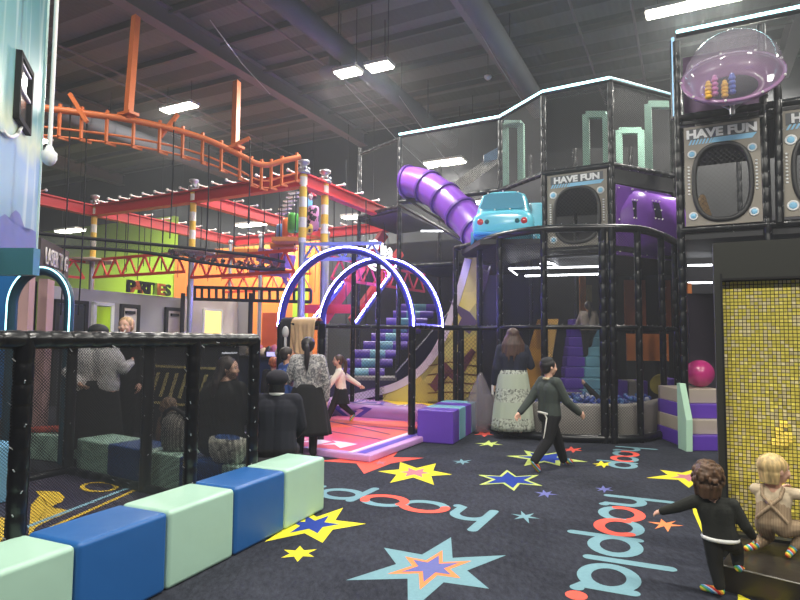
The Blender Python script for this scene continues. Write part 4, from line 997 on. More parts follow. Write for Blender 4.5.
mb = MB(); mb.add([(-.33, .125, .56), (.33, .125, .56), (.36, .145, .60), (.30, .245, .8), (.22, .265, .84), (-.22, .265, .84), (-.30, .245, .8), (-.36, .145, .60)], [tuple(range(8))]); o = mb.build('rear_window', WBL, car, loc=(0, -.012, .0))
mb = MB()
for x, y, z in ((-.36, .13, .57), (-.12, .11, .545), (.12, .11, .545), (.36, .13, .57), (-.24, .25, .84), (0, .26, .865), (.24, .25, .84)): mb.ball((x, y-.015, z), .014, 8)
mb.build('bolts', M['white'], car, loc=(0, 0, 0))
mb = MB(); mb.add([(.462, .3, .6), (.462, .95, .6), (.42, .88, .8), (.42, .38, .8)], [(0, 1, 2, 3)]); mb.build('side_window', WBL, car, loc=(0, 0, 0))
for x in (-.34, .34):
    mb = MB(); mb.lathe([(0, .03), (.04, .025), (.055, 0)], (x, .01, .34), 16, axis=(0, -1, 0)); mb.build('tail_light', mat('red_lamp', (196, 52, 60), .2, coat=.5), car, loc=(0, 0, 0))
    mb = MB(); mb.lathe([(0, .03), (.03, .025), (.04, 0)], (x*.7, .006, .34), 16, axis=(0, -1, 0)); mb.build('indicator', mat('dark_green_lamp', (30, 92, 96), .2), car, loc=(0, 0, 0))
for x in (-.49, .49):
    for y in (.35, 1.15):
        mb = MB(); mb.tube([(x-.03, y, .1), (x+.03, y, .1)], .15, 18); w_ = mb.build('wheel', mat('cyan_wheel', (60, 140, 170), .4), car, loc=(0, 0, 0)); MB().tube([(x-.04, y, .1), (x+.04, y, .1)], .05, 12).build('hubcap', M['white'], w_, loc=(0, 0, 0))
mb = MB(); mb.tube([(-.44, -.0, .16), (-.3, -.03, .15), (.3, -.03, .15), (.44, 0, .16)], .035, 8); mb.build('bumper', mat('blue_bumper', (58, 150, 214), .3), car, loc=(0, 0, 0))
mb = MB(); mb.box((.5, .75, .40), (.24, .05, .72)); mb.build('side_plate', M['cyanp'], car, loc=(0, 0, 0), bev=.02)
mb = MB(); a, b = q[1]-A*.02, q[2]; mb.prism([flat(W(461, 246, 10.6), 3.03), flat(W(480, 246, 9.35), 3.03), flat(W(546, 246, 9.2), 3.03), flat(q[2], 3.03), flat(q[1], 3.03)], Z*.08)
car.scale = (1.07, 1, 1.1)
tag(mb.build('car_platform', M['deckm']), 'black padded platform carrying the cyan car', 'platform')
# sail-like white panel and blue sign far behind
mb = MB(); pts = [W(455, 182, 15.8), W(470, 170, 15.8), W(498, 152, 15.8), W(498, 163, 15.8), W(470, 184, 15.8), W(462, 190, 15.8)]; mb.prism(pts, Vector((0, .05, 0)))
tag(mb.build('slanted_panel', mat('white_panel', (214, 214, 206), .5)), 'slanting white panel behind the purple tube slide', 'panel')
mb = MB(); pts = [W(484, 163, 15.6), W(484, 155, 15.6), W(500, 146, 15.6), W(500, 158, 15.6)]; mb.prism(pts, Vector((0, .05, 0))); tag(mb.build('blue_sign', mat('slate_blue_sign', (84, 122, 158), .5)), 'small slate blue sign above the white slanting panel', 'sign')
# ================================================================ round cage with ball pit
RG = [(1.38, 9.99), (1.6, 9.28), (2.16, 8.69), (3.0, 8.55), (3.55, 8.62), (4.13, 9.12), (4.62, 9.7)]
RG = [Vector((x, y, 0)) for x, y in RG]
def inter(P, n=5):
    return smooth_curve(P, n)
cage = thing('ball_pit_cage', 'round black padded cage with netting around the ball pit', 'cage', RG[3])
for i, p in enumerate(RG): post(p, p+Z*3.16, cage, .06 if i == 3 else .05)
post(RG[3]+B*.13, RG[3]+B*.13+Z*3.16, cage, .05)
post(Vector((1.02, 10.6, 0)), Vector((1.02, 10.6, 3.16)), cage, .05)
ring = inter(RG)
for z, r, nm in ((3.16, .06, 'rail'), (RZ, .035, 'rail'), (.06, .06, 'rail')):
    mb = MB(); mb.tube([p+Z*z for p in ring], r, 10)
    for i in range(0, len(ring)-1):
        p = (ring[i]+ring[i+1])/2+Z*z; d = (ring[i+1]-ring[i]).normalized(); mb.tube([p-d*.006, p+d*.006], r*1.08, 10, 1, caps=False); mb.beam(p+Z*r*.9, p+Z*(r+.014)+d*.015, .005, .004, 2, up=B)
    mb.build(nm, PADM, cage)
post(Vector((1.02, 10.6, 3.16)), RG[0]+Z*3.16, cage, .05, 'rail')
for a, b in zip(RG, RG[1:]): net(cage, a, b, .06, 3.16, 'net')
# low grey wall of the pit
pit = thing('ball_pit', 'grey vinyl ball pit wall curving inside the cage', 'ball pit', RG[3]+A*.15)
cen = Vector((2.9, 10.4, 0)); inn = [p+(cen-p).normalized()*.1 for p in ring]; inn2 = [p+(cen-p).normalized()*.3 for p in ring]
mb = MB(); n = len(inn); vs = []
for a, b in zip(inn, inn2): vs += [a+Z*.02, a+Z*.50, a+(b-a)*.2+Z*.54, b+(a-b)*.2+Z*.54, b+Z*.5, b+Z*.02]
mb.add(vs, [(6*i+j, 6*i+j+1, 6*i+7+j, 6*i+6+j) for i in range(n-1) for j in range(5)], smooth=True); mb.build('pit_wall', M['greyv'], pit)
mb = MB(); mb.prism([p+Z*.02 for p in inn2]+[Vector((4.3, 10.6, .02)), Vector((1.5, 11.4, .02))], Z*.28); mb.build('pit_floor', mat('pit_floor_dark', (40, 44, 60), .8), pit)
BALLM = [mat('ball_blue', (58, 84, 170), .35), mat('ball_pale', (206, 208, 220), .35), mat('ball_sky', (96, 140, 200), .35)]
bm_ = []
for i in range(3):
    bm_.append(MB().ball((0, 0, 0), .038, 12).data('pit_ball')); bm_[i].materials.append(BALLM[i])
rb = random.Random(3); cnt = 0; placed = []
spots = []
for (px0, px1, n_b) in ((568, 598, 62), (608, 648, 80), (519, 530, 14), (598, 608, 20)):
    for _ in range(n_b):
        Yb = rb.uniform(9.05, 10.1); px = rb.uniform(px0, px1); x = (px-400)/FPX*Yb
        z = .42+(.12 if (Yb < 9.8) else .1)*rb.random()+.05
        if x < 1.75 or any((x-a)**2+(Yb-b)**2+(z-c)**2 < .0045 for a, b, c in placed): continue
        placed.append((x, Yb, z))
lab = ['blue play ball among the heap in the ball pit', 'white play ball among the heap in the ball pit', 'sky blue play ball among the heap in the ball pit']
for x, y, z in placed:
    k = rb.choice((0, 0, 1, 2)); o = bpy.data.objects.new('play_ball', bm_[k]); COL.objects.link(o); o.location = (x, y, z); tag(o, lab[k], 'ball', ['blue balls in the pit', 'white balls in the pit', 'sky blue balls in the pit'][k])
mb = MB(); mb.box((2.95, 9.75, .36), (2.1, 1.1, .22)); tag(mb.build('ball_heap', ramp_mat('deep_ball_layer', 'voronoi', 12, [(0, (40, 58, 120)), (.5, (80, 110, 170)), (.8, (150, 156, 180))], interp='CONSTANT')), 'lower layers of balls filling the pit', 'balls', kind='stuff')
# stairs inside the cage
ist = thing('pit_stairs', 'purple and teal foam stairs rising behind the ball pit', 'stairs', (2.2*1.28, 11, 0))
for k in range(8):
    yy = 10.9+.27*k; z = .55+.2*k; xl = (562+1.4*k-400)/FPX*yy; xr = (603+.4*k-400)/FPX*yy; xm = xl*.5+xr*.5
    for x0, x1, m_ in ((xl, xm, M['purple']), (xm, xr, M['teal'])):
        mb = MB(); mb.box(((x0+x1)/2, yy+.17, z-.1), (x1-x0-.005, .34, .2)); mb.build('step', m_, ist, bev=.03, seg=3)
mb = MB(); mb.box((2.97, 10.84, .27), (1.0, .1, .5)); mb.build('base_board', M['greyv'], ist)
# gold slide beside them
gs = thing('gold_slide', 'translucent amber slide side standing behind the skirted woman', 'slide', (1.45*1.9, 10.9, 0))
GM = mat('amber_plastic', (214, 154, 62), .3, coat=.4)
prof = [(519, 413), (520, 398), (526, 385), (527, 360), (531, 340), (537, 322), (541, 318), (545, 330), (545, 392), (536, 402)]
mb = MB(); mb.prism([W(x, y, 11.0) for x, y in prof], Vector((.03, .08, 0))); mb.build('side_panel', GM, gs)
mb = MB(); mb.beam(W(532, 404, 11.15), W(548, 320, 12.8), .45, .05); mb.build('slide_bed', mat('amber_light', (226, 176, 84), .35), gs)
# white light battens under the decks
for (x0, y0, x1, y1, Y, nm) in ((509, 268.5, 601, 266.5, 10.9, 'nearest white light batten under the deck'), (525, 276, 601, 274, 12.2, 'second white light batten under the deck'), (540, 264, 601, 262, 12.6, 'white light batten over the foam stairs'),
                               (688, 250, 712, 250, 9.6, 'highest white light batten beside the yellow board'), (688, 265.5, 712, 265, 10.2, 'middle white light batten beside the yellow board'), (688, 283, 712, 282.5, 11.4, 'lowest white light batten beside the yellow board'),
                               (421, 293 if False else 231, 446, 231, 14.6, 'white light batten under the tube slide')):
    a, b = W(x0, y0, Y), W(x1, y1, Y); MB().tube([a, b], .017 if Y < 12 else .02, 8).build('light_batten', LEDW); o = COL.objects[-1] if False else bpy.data.objects[[n for n in bpy.data.objects.keys() if n.startswith('light_batten')][-1]]
    tag(o, nm, 'light strip')
for (p, q_, Ya, Yb, nm) in (((509, 268.5), (517, 275), 10.9, 12.3, 'short slanted white batten at the left end of the deck lights'), ((548, 262), (561, 268), 10.2, 12.6, 'short slanted white batten over the foam stairs')):
    o = MB().tube([W(*p, Ya), W(*q_, Yb)], .014, 8).build('light_batten', LEDW); tag(o, nm, 'light strip')
# interior coloured panels behind the nets
ORP = mat('orange_backlit_panel', (236, 138, 66), .6); BRP = mat('rust_mesh_panel', (176, 98, 66), .7, var=.1, scale=60)
for (x0, y0, x1, y1, Y, m_, nm) in ((580, 254, 585, 331, 13.9, ORP, 'narrow orange upright panel left of the climbing child'), (578, 298, 578.1, 298.1, 14, ORP, None), (561, 236, 562, 237, 14, ORP, None),
        (625, 280, 645, 330, 13.4, BRP, 'rust coloured mesh panel behind the cage'), (665, 280, 670, 330, 13.2, BRP, 'narrow rust coloured panel right of the mesh panel'), (627, 334, 668, 361, 13.0, ORP, 'wide low orange panel behind the ball pit'),
        (627, 361, 668, 384, 12.9, M['dark'], 'dark board below the wide orange panel'), (626, 266, 643, 269, 13.1, ORP, 'small orange strip high behind the cage'), (689, 283, 691, 360, 10.9, ORP, 'thin orange upright strip beside the magenta ball'),
        (587, 285, 597, 312, 14.6, mat('yellow_black_print', (170, 160, 110), .6), 'pale printed panel above the foam stairs')):
    if nm is None: continue
    a, b = W(x0, y1, Y), W(x1, y0, Y); mb = MB(); mb.box(((a.x+b.x)/2, Y, (a.z+b.z)/2), (abs(b.x-a.x), .05, abs(b.z-a.z))); tag(mb.build('wall_panel', m_), nm, 'panel')
for i, (x0, x1, m_, nm) in enumerate(((618, 628, M['purple'], 'purple soft block behind the ball pit'), (629, 641, M['greyv'], 'grey soft block between two purple ones behind the pit'), (642, 648, M['purple'], 'second purple soft block behind the ball pit'))):
    a, b = W(x0, 408, 10.75), W(x1, 382, 10.75); mb = MB(); mb.box(((a.x+b.x)/2, 10.95, .42), (b.x-a.x, .4, .66)); tag(mb.build('soft_block', m_, bev=.02), nm, 'soft block', 'blocks behind the ball pit')
mb = MB(); mb.tube([W(660, 385, 10.3), W(660, 385, 10.3)+A*.5], .17, 20); tag(mb.build('foam_barrel', mat('olive_yellow_vinyl', (150, 136, 50), .5)), 'olive yellow foam barrel at the right of the pit', 'barrel')
mb = MB(); a, b = W(668, 420, 10.1), W(682, 420, 9.9); mb.box(((a.x+b.x)/2, 10.15, .42), (b.x-a.x+.03, .5, .84)); tag(mb.build('soft_block', M['purple'], bev=.02), 'tall purple soft block beside the tower post', 'soft block')
# ================================================================ magenta ball, soft steps, mint guard
Yst = 8.05; sw = .62
ss = thing('soft_steps', 'purple and beige soft steps under the magenta ball', 'steps', (W(692, 449, 8).x, 8, 0))
x0 = W(692.5, 440, 8).x
for k, m_ in enumerate((M['purple'], M['beigev'], M['purple'], M['beigev'])):
    mb = MB(); y0 = 8.0+.13*k; mb.box((x0+sw/2+.01*k, (y0+9.1)/2, .1+.2*k-.0), (sw, 9.1-y0, .2)); mb.build('step', m_, ss, bev=.012)
mb = MB(); mb.prism([(W(685, 0, 8).x*0+W(691.5, 449, 7.98).x, 7.95, 0), (W(691.5, 449, 8).x, 7.95, .42), (W(691.5, 449, 8).x-.0, 8.12, .9), (W(691.5, 449, 8).x-.0, 8.2, .9), (W(691.5, 449, 8).x-.0, 8.2, 0)], Vector((-.085, 0, 0)))
tag(mb.build('guard_board', mat('mint_foam', (186, 226, 200), .5)), 'upright mint foam guard board left of the soft steps', 'guard board')
bc = W(698.5, 379, 8.75); o = MB().ball((0, 0, 0), .205, 28).build('exercise_ball', mat('magenta_ball', (190, 52, 124), .22, coat=.5), loc=(bc.x+.02, 8.75, .8+.205)); tag(o, 'glossy magenta ball sitting on the soft steps', 'ball')
mb = MB(); a = W(704, 350, 9.6); mb.box((a.x+.15, 9.9, 1.1), (.5, .05, 2.4)); tag(mb.build('wall_panel', mat('dark_plum_panel', (52, 44, 58), .7)), 'dark plum panel behind the magenta ball', 'panel')
# ================================================================ yellow sequin board and black platform
K0 = Vector((2.285, 4.21, 0)); kw = 2.0
kb = thing('sequin_board', 'tall black framed board of yellow flip tiles at the right', 'board', K0)
def kp(b, z, o=0): return K0+B*b+Z*z-A*o
FR = mat('olive_black_frame', (46, 47, 42), .55)
fx = .05
mb = MB()
for (b0, b1, z0, z1) in ((0, fx, 0, 2.2), (fx, kw, 1.93, 2.2), (kw-.15, kw, .0, 1.93), (fx, kw-.15, .0, .17)):
    mb.beam(kp(b0, (z0+z1)/2), kp(b1, (z0+z1)/2), .16, z1-z0)
mb.build('frame', FR, kb)
mb = MB(); mb.beam(kp(fx-.012, 1.0, .082), kp(fx+.002, 1.0, .082), .012, 1.95); mb.beam(kp(fx, 1.935, .082), kp(kw, 1.935, .082), .012, .014); mb.build('frame_bead', M['black'], kb)
mb = MB(); mb.beam(kp(fx, 1.0, -.03), kp(kw-.15, 1.0, -.03), .02, 1.9); mb.build('backing', M['black'], kb)
pit_ = .0247; mb = MB(); rr = random.Random(5)
nb = int((kw-.15-fx)/pit_); nz_ = int((1.93-.17)/pit_)
blob_c = [(783, 424), (779, 432), (788, 436), (774, 440), (783, 442)]
bl = [onwall(x, y, K0, K0+B) for x, y in blob_c]
for i in range(nb):
    for j in range(nz_):
        b0 = fx+(i+.5)*pit_; z0 = .17+(j+.5)*pit_; c = kp(b0, z0, .0); hw, hz = pit_*.42, pit_*.40
        tilt = rr.gauss(0, .12); near = any((c-q_).length < .03 for q_ in bl)
        fl = rr.random() < (.3+.25*noise.noise(Vector((i*.12, j*.12, 1)))*1.4)
        m_ = 2 if near else (1 if fl else 0)
        if near: tilt = -.5
        dy = math.sin(tilt)*hz
        o_ = -A*.012 if not near else -A*.03
        vs = [c-B*hw-Z*hz+A*dy+o_, c+B*hw-Z*hz+A*dy+o_, c+B*hw+Z*hz-A*dy+o_, c-B*hw+Z*hz-A*dy+o_]
        mb.add(vs, [(0, 1, 2, 3)], m_)
o = mb.build('flip_tiles', [mat('yellow_tile', (252, 234, 104), .35), mat('pale_tile', (244, 228, 168), .4), mat('bright_yellow_tile', (255, 222, 60), .35)], kb); o['kind'] = 'stuff'
P0 = Vector((1.98, 3.54, 0))
pl = thing('platform', 'low black padded platform in front of the yellow board', 'platform', P0)
pp = [Vector((1.95, 3.6, 0)), Vector((2.9, 2.73, 0)), Vector((4.2, 3.15, 0)), Vector((2.37, 4.1, 0))]; mb = MB(); mb.prism(pp, Z*.15); mb.build('pad', mat('brown_black_vinyl', (44, 40, 36), .3, bump=.25, bscale=6), pl, bev=.012)
MB().tube([pp[0]+Z*.148, pp[1]+Z*.148], .005, 6).build('piping', mat('grey_piping', (120, 118, 112), .4), pl)
# ================================================================ ROPES COURSE
G1 = Vector((-7.64, 14.3, 0)); G2 = Vector((-4.62, 12.75, 0)); G3 = Vector((-1.93, 11.3, 0)); G4 = Vector((-1.59, 11.97, 0))
HB = 4.72
STRIPE = ramp_mat('white_yellow_bands', 'wave', .5, [(0, (226, 222, 210)), (.5, (232, 190, 70))], rough=.5, direction='Z', vscale=(1, 1, 1.55))
def tower_pole(label, p, zs, ze=None, r=.068, low=M['steel']):
    t = thing('rope_course_pole', label, 'pole', p)
    MB().tube([p+Z*zs, p+Z*HB], r, 16).build('striped_sleeve', STRIPE, t); MB().tube([p, p+Z*zs], r*.9, 14).build('lower_post', low, t)
    mb = MB(); mb.lathe([(0, 0), (r*1.7, 0), (r*1.7, .05), (r*.9, .09), (r*.9, .2), (r*1.5, .22), (r*1.5, .27), (0, .3)], p+Z*HB, 14)
    for k in range(6): an = k*PI/3; mb.ball(p+Z*(HB+.1)+Vector((math.cos(an), math.sin(an), 0))*r*1.3, .035, 8)
    mb.build('pole_head', M['steel'], t); return t
tower_pole('yellow and white banded pole nearest the lime green wall', G1, 3.35); tower_pole('yellow and white banded pole behind the grey party room wall, second from the left', G2, 3.2)
tower_pole('thicker yellow banded pole at the end of the orange track', G3, 3.35, r=.078); tower_pole('yellow banded pole just right of the coloured punch bags', G4, 3.35, r=.078)
BLP = mat('lavender_post', (150, 160, 220), .4, .4)
low = [('plain pale pole far behind between the red beams, left one', G1+A*4.6+B*.2), ('plain pale pole far behind beside the hanging ropes', G2+A*4.2-B*1.6), ('short plain pole far behind in front of the orange wall', G2+A*4.6+B*.5)]
for nm, p in low:
    t = MB().tube([p, p+Z*4.5], .06, 10); t.ball(p+Z*4.5, .09, 8); o = t.build('rope_course_pole', M['steel']); tag(o, nm, 'pole')
ORD = ['first', 'second', 'third', 'fourth', 'fifth', 'sixth', 'seventh', 'eighth', 'ninth', 'tenth']
def hbeam(label, a, b, z=HB, m='red', w=.2, h=.24, ropes=0, rgroup=None, rl=(1.3, 1.9)):
    t = thing('overhead_beam', label, 'beam', flat(a, z)); a, b = flat(a, z), flat(b, z)
    mb = MB(); mb.beam(a-Z*h/2, b-Z*h/2, w*.25, h); mb.beam(a, b, w, .03); mb.beam(a-Z*h, b-Z*h, w, .03); mb.build('girder', M[m], t)
    d = (b-a); n = ropes
    for i in range(n):
        p = a+d*((i+.7)/(n+.4)); side = d.normalized().cross(Z)*.13
        r = thing('hanging_rope', '%s black rope on the %s' % (ORD[i], rgroup.replace('ropes hanging from the ', '')), 'rope', p, group=rgroup)
        L = random.uniform(*rl); MB().tube([p-side+Z*.04-Z*.02, p-side-Z*L*.5+Vector((.01, 0, 0)), p-side-Z*L], .011, 5).build('rope', M['black'], r)
        mb = MB(); mb.tube([p-side+Z*.09, p+side+Z*.09], .016, 6); mb.ball(p-side+Z*.09, .035, 8); mb.ball(p+side+Z*.09, .035, 8); mb.build('trolley', M['white'], r)
    return t
ug = 'ropes hanging from the '
hbeam('red beam from the mural wall to the first banded pole', G1-A*4.5, G1, ropes=2, rgroup=ug+'leftmost beam')
hbeam('red beam between the first and second banded poles', G1, G2, ropes=8, rgroup=ug+'beam between first and second pole')
hbeam('red beam from the second banded pole to the orange track end', G2, G3, ropes=7, rgroup=ug+'beam between second and third pole')
hbeam('red beam running back from the first banded pole', G1, G1+A*5, ropes=8, rgroup=ug+'beam behind the first pole')
hbeam('red beam running back from the second banded pole', G2, G2+A*5, ropes=9, rgroup=ug+'beam behind the second pole')
hbeam('short red beam joining the two poles by the punch bags', G3, G4)
hbeam('red beam running back from the right banded pole to the netted structure', G4, G4+A*4.2, ropes=5, rgroup=ug+'beam behind the right poles')
hbeam('red beam far back across the hall, left half', G1+A*5, G2+A*5, ropes=8, rgroup=ug+'far left beam')
hbeam('red beam far back across the hall, right half', G2+A*5, G4+A*4.2, ropes=6, rgroup=ug+'far right beam')
def truss(label, a, b, z0, z1, m, n=5, th=.06):
    a, b = flat(a, 0), flat(b, 0); mb = MB(); u = (b-a)
    for z in (z0, z1): mb.beam(a+Z*z, b+Z*z, th, th)
    for i in range(n):
        p0, p1, pm = a+u*(i/n), a+u*((i+1)/n), a+u*((i+.5)/n); mb.beam(p0+Z*z0, pm+Z*z1, th*.6, th*.6, up=A); mb.beam(pm+Z*z1, p1+Z*z0, th*.6, th*.6, up=A)
    return tag(mb.build('lattice_truss', m), label, 'truss')
truss('red lattice truss running forward from the first banded pole', G1-A*3.6, G1-A*.2, 2.9, 3.3, M['redd'], 6)
truss('red lattice truss between the first and second banded poles', G1+B*.2-A*.1, G2-B*.1-A*.1, 2.92, 3.35, M['redd'], 6)
truss('red lattice truss from the second banded pole to the orange platforms', G2+B*.1-A*.1, G3-B*.1-A*.1, 2.78, 3.2, M['redd'], 6)
truss('red lattice truss far back below the hanging ropes', G1+A*4.5, G2+A*4.5, 2.9, 3.35, M['redd'], 6)
truss('magenta lattice truss behind the right poles', G4+A*.3, G4+A*4.2+B*.4, 2.75, 3.2, mat('magenta_steel', (206, 60, 96), .5), 7)
truss('lavender lattice truss under the platform by the lit arches', G3+B*.05, G3+B*1.5+A*.5, 3.02, 3.32, BLP, 4)
for nm, p, r in (('round wooden platform round the first banded pole', G1, .55), ('round wooden platform round the second banded pole', G2, .5)):
    mb = MB(); mb.lathe([(.1, 0), (r, 0), (r, .05), (.1, .05)], p+Z*3.32, 24); tag(mb.build('platform', mat('pale_boards', (196, 176, 150), .6)), nm, 'platform')
for k, (x0, x1, y, Y, nm) in enumerate(((274, 300, 241, 11.5, 'highest orange stepping plank by the thick banded pole'), (272, 296, 247, 11.9, 'second orange stepping plank by the thick banded pole'), (235, 275, 252, 13.4, 'long orange plank farther left of the banded pole'), (215, 245, 255, 14.6, 'farthest orange plank below the hanging ropes'))):
    a, b = W(x0, y, Y), W(x1, y, Y); mb = MB(); mb.beam(a, b, .5, .09); o = mb.build('stepping_plank', M['wood'], bev=.01); tag(o, nm, 'plank', 'orange stepping planks')
mb = MB(); a, b = W(262, 255, 12.6), W(290, 262, 12.2); mb.beam(a, b, .3, .3); mb.beam(W(270, 250, 12.4), W(290, 290, 12.4), .08, .08); mb.beam(W(250, 270, 12.4), W(290, 276, 12.2), .1, .1); tag(mb.build('zip_gate', mat('lavender_steel', (176, 140, 206), .5)), 'lavender and pink steel bracket under the orange planks', 'bracket')
# punch bags
for x, y0, y1, Y, c, nm, sp in ((281.5, 224, 239, 13.2, (96, 150, 206), 'blue punch bag at the left of the hanging row', 0), (287.5, 218, 238, 12.9, (236, 122, 52), 'orange punch bag next to the green one', 0), (293, 213, 233, 12.6, (80, 176, 70), 'green punch bag in the hanging row', 0),
                               (307, 197, 222, 12.6, (92, 156, 214), 'tall blue punch bag between the two banded poles', 0), (313, 206, 231, 12.4, (214, 150, 196), 'pink patterned punch bag left of the right banded pole', 1), (307, 224, 234, 12.2, (230, 206, 90), 'small spotted punch bag below the tall blue one', 1)):
    t = thing('punch_bag', nm, 'punch bag', W(x, y1, Y), group=None); a, b = W(x, y1, Y), W(x, y0, Y); h = b.z-a.z
    m_ = mat('bag_%d_%d' % (x, c[0]), c, .5) if not sp else ramp_mat('spotted_bag_%d' % x, 'noise', 8, [(0, (40, 36, 50)), (.46, c), (1, c)])
    MB().lathe([(0, 0), (.1, .01), (.125, .06), (.125, h-.06), (.1, h-.01), (0, h)], a, 16).build('bag', m_, t); MB().tube([b, flat(b, HB-.1)], .012, 5).build('rope', M['black'], t)
# white stepping discs hung in a rising line
for i, (x, y, Y) in enumerate(((283, 213, 13.4), (285, 209, 13.3), (288, 205, 13.2), (290, 201, 13.1), (293, 197, 13.0), (295, 193, 12.9))):
    p = W(x, y, Y); t = MB(); t.box(p, (.32, .1, .025), RB); o = t.build('hung_step', M['white']); tag(o, '%s white hung step from the bottom of the rising line' % ORD[i], 'step', 'rising line of white hung steps')
mb = MB()
for k in range(14): mb.ball(W(random.uniform(305, 316), random.uniform(188, 199), 12.3), .05, 8)
tag(mb.build('plastic_flowers', ramp_mat('mixed_flowers', 'voronoi', 9, [(0, (196, 60, 84)), (.4, (226, 222, 226)), (.7, (90, 50, 60))])), 'bunch of red and white ornaments between the banded poles', 'ornament')
# dark net bridge
nb_ = thing('net_bridge', 'black net rope bridge sagging in front of the banded poles', 'rope bridge', W(37, 240, 9.6))
top = smooth_curve([W(36, 233, 9.4), W(90, 238.5, 9.8), W(150, 244, 10.2), W(200, 249, 10.6), W(255, 256, 11.0), W(285, 262, 11.3)], 4)
bot = smooth_curve([W(36, 246, 9.4), W(90, 248, 9.8), W(150, 253, 10.2), W(200, 262, 10.6), W(255, 269, 11.0), W(285, 269, 11.3)], 4)
MB().tube(top, .03, 8).build('rope_rail', M['black'], nb_); MB().tube(bot, .03, 8).build('rope_rail', M['black'], nb_)
mb = MB()
for i in range(len(top)-1): mb.quad(bot[i], bot[i+1], top[i+1], top[i])
mb.build('net_side', M['netd'], nb_)
mb = MB()
for i in range(46):
    k = random.uniform(9, 18); j = int(k); p = bot[j]+(bot[j+1]-bot[j])*(k-j); mb.cap(p+Z*random.uniform(.0, .1)+A*.05, .03, p+Z*random.uniform(0, .14)+B*random.uniform(-.1, .1)+A*.1, .02, 6)
mb.build('tangled_rope', ramp_mat('tangled_rope_mix', 'noise', 9, [(0, (60, 40, 44)), (.5, (150, 86, 84)), (.6, (190, 180, 176))]), nb_)
# low black railing in front of the orange wall
rl = thing('black_railing', 'black slatted railing along the top of the low booths', 'railing', W(225, 297, 14)*1.0)
for y in (287, 299): MB().beam(W(188, y, 15.2), W(311, y+3, 13.6), .06, .08).build('rail', M['black'], rl)
mb = MB()
for i in range(17):
    t_ = i/16; p0 = W(188, 287, 15.2).lerp(W(311, 290, 13.6), t_); p1 = W(188, 299, 15.2).lerp(W(311, 302, 13.6), t_); MB().beam(p0, p1, .05, .05, up=B).build('baluster', M['black'], rl)
for x, Y in ((251, 14.4), (183, 15.2)): p = W(x, 297, Y); MB().tube([flat(p, 0), flat(p, p.z+.1)], .06, 8).build('support_post', M['black'], rl)
mb = MB(); a = W(262, 330, 16.5); p0, p1 = W(262, 345, 15.8), W(280, 313, 15.8); mb.box(((p0.x+p1.x)/2, 15.8, (p0.z+p1.z)/2-.3), (p1.x-p0.x, .1, p1.z-p0.z+.6)); tag(mb.build('orange_booth', mat('deep_orange_paint', (226, 96, 36), .6)), 'deep orange booth in front of the orange wall', 'booth')
# counter with bits and pieces
ct_ = thing('service_counter', 'dark navy counter beyond the pen at the orange wall', 'counter', flat(W(258, 380, 10.8), 0))
mb = MB(); a, b = W(246, 353, 11.0), W(284, 353, 10.4); mb.beam(flat(a, .55), flat(b, .55), .5, 1.1); mb.build('base', mat('navy_board', (40, 52, 88), .6), ct_)
mb = MB(); mb.beam(flat(a, 1.13), flat(b, 1.13), .56, .05); mb.build('worktop', M['dark'], ct_)
MB().box(W(271, 366, 10.45), (.16, .03, .5)).build('lit_panel', emis('violet_lit_panel', (.45, .42, .95), .9), ct_)
for i in range(7):
    t_ = .1+i*.13; p = flat(a.lerp(b, t_), 1.16); mb = MB(); mb.lathe([(0, 0), (.07, 0), (.09, .05), (.06, .12+.03*(i % 3)), (0, .15+.03*(i % 3))], p, 12)
    tag(mb.build('jar', [mat('jar_cream', (214, 190, 160), .5), mat('jar_dark', (44, 36, 38), .4), mat('jar_rose', (190, 96, 110), .5)][i % 3]), 'small %s container on the navy counter, %s' % (['cream', 'dark', 'rose'][i % 3], ['far left', 'second from the left', 'third from the left', 'in the middle', 'right of the middle', 'second from the right', 'at the right end'][i]), 'container', 'containers on the counter')
# ================================================================ orange roller track under the roof
tk = thing('roller_track', 'orange overhead glider track curving under the roof to the banded poles', 'track', W(40, 112, 9.2))
RT = [(34, 107, 9.0), (60, 110, 9.2), (90, 114, 9.4), (125, 119, 9.6), (160, 126, 9.9), (190, 134, 10.2), (215, 143, 10.4), (240, 155, 10.7), (255, 163, 10.8), (268, 165, 10.9), (282, 161, 11.0), (300, 157, 11.2)]
rt = smooth_curve([W(*p) for p in RT], 4); MB().tube(rt, .055, 10).build('main_rail', M['orange'], tk)
for off in (.24, .34): MB().tube([p-Z*off*1.25+A*(off-.2)*.6 for p in rt], .02, 8).build('lower_rail', M['orange'], tk)
for i in range(1, len(rt), 3):
    p = rt[i]; mb = MB(); mb.beam(p+Z*.1, p-Z*.43, .035, .05, up=B); mb.beam(p-Z*.45-B*.02, p-Z*.45+A*.18, .04, .04); mb.build('hanger_bracket', M['orange'], tk)
for pa, pb_, Ya, Yb in (((136, 17), (128, 119), 10.1, 9.6), ((237, 82), (235, 152), 11.1, 10.7)):
    a, b = W(*pa, Ya), W(*pb_, Yb); mb = MB(); mb.beam(a, b, .11, .11, up=B); mb.box(b+Z*.08, (.3, .2, .05), RB); mb.build('drop_post', M['orange'], tk)
for pa, pb_, Y in (((70, 94), (87, 122), 9.3), ((178, 114), (160, 137), 10.0), ((250, 138), (222, 151), 10.6)):
    a, b = W(*pa, Y), W(*pb_, Y); mb = MB(); mb.beam(a, b, .06, .06); mb.build('side_arm', M['orange'], tk)
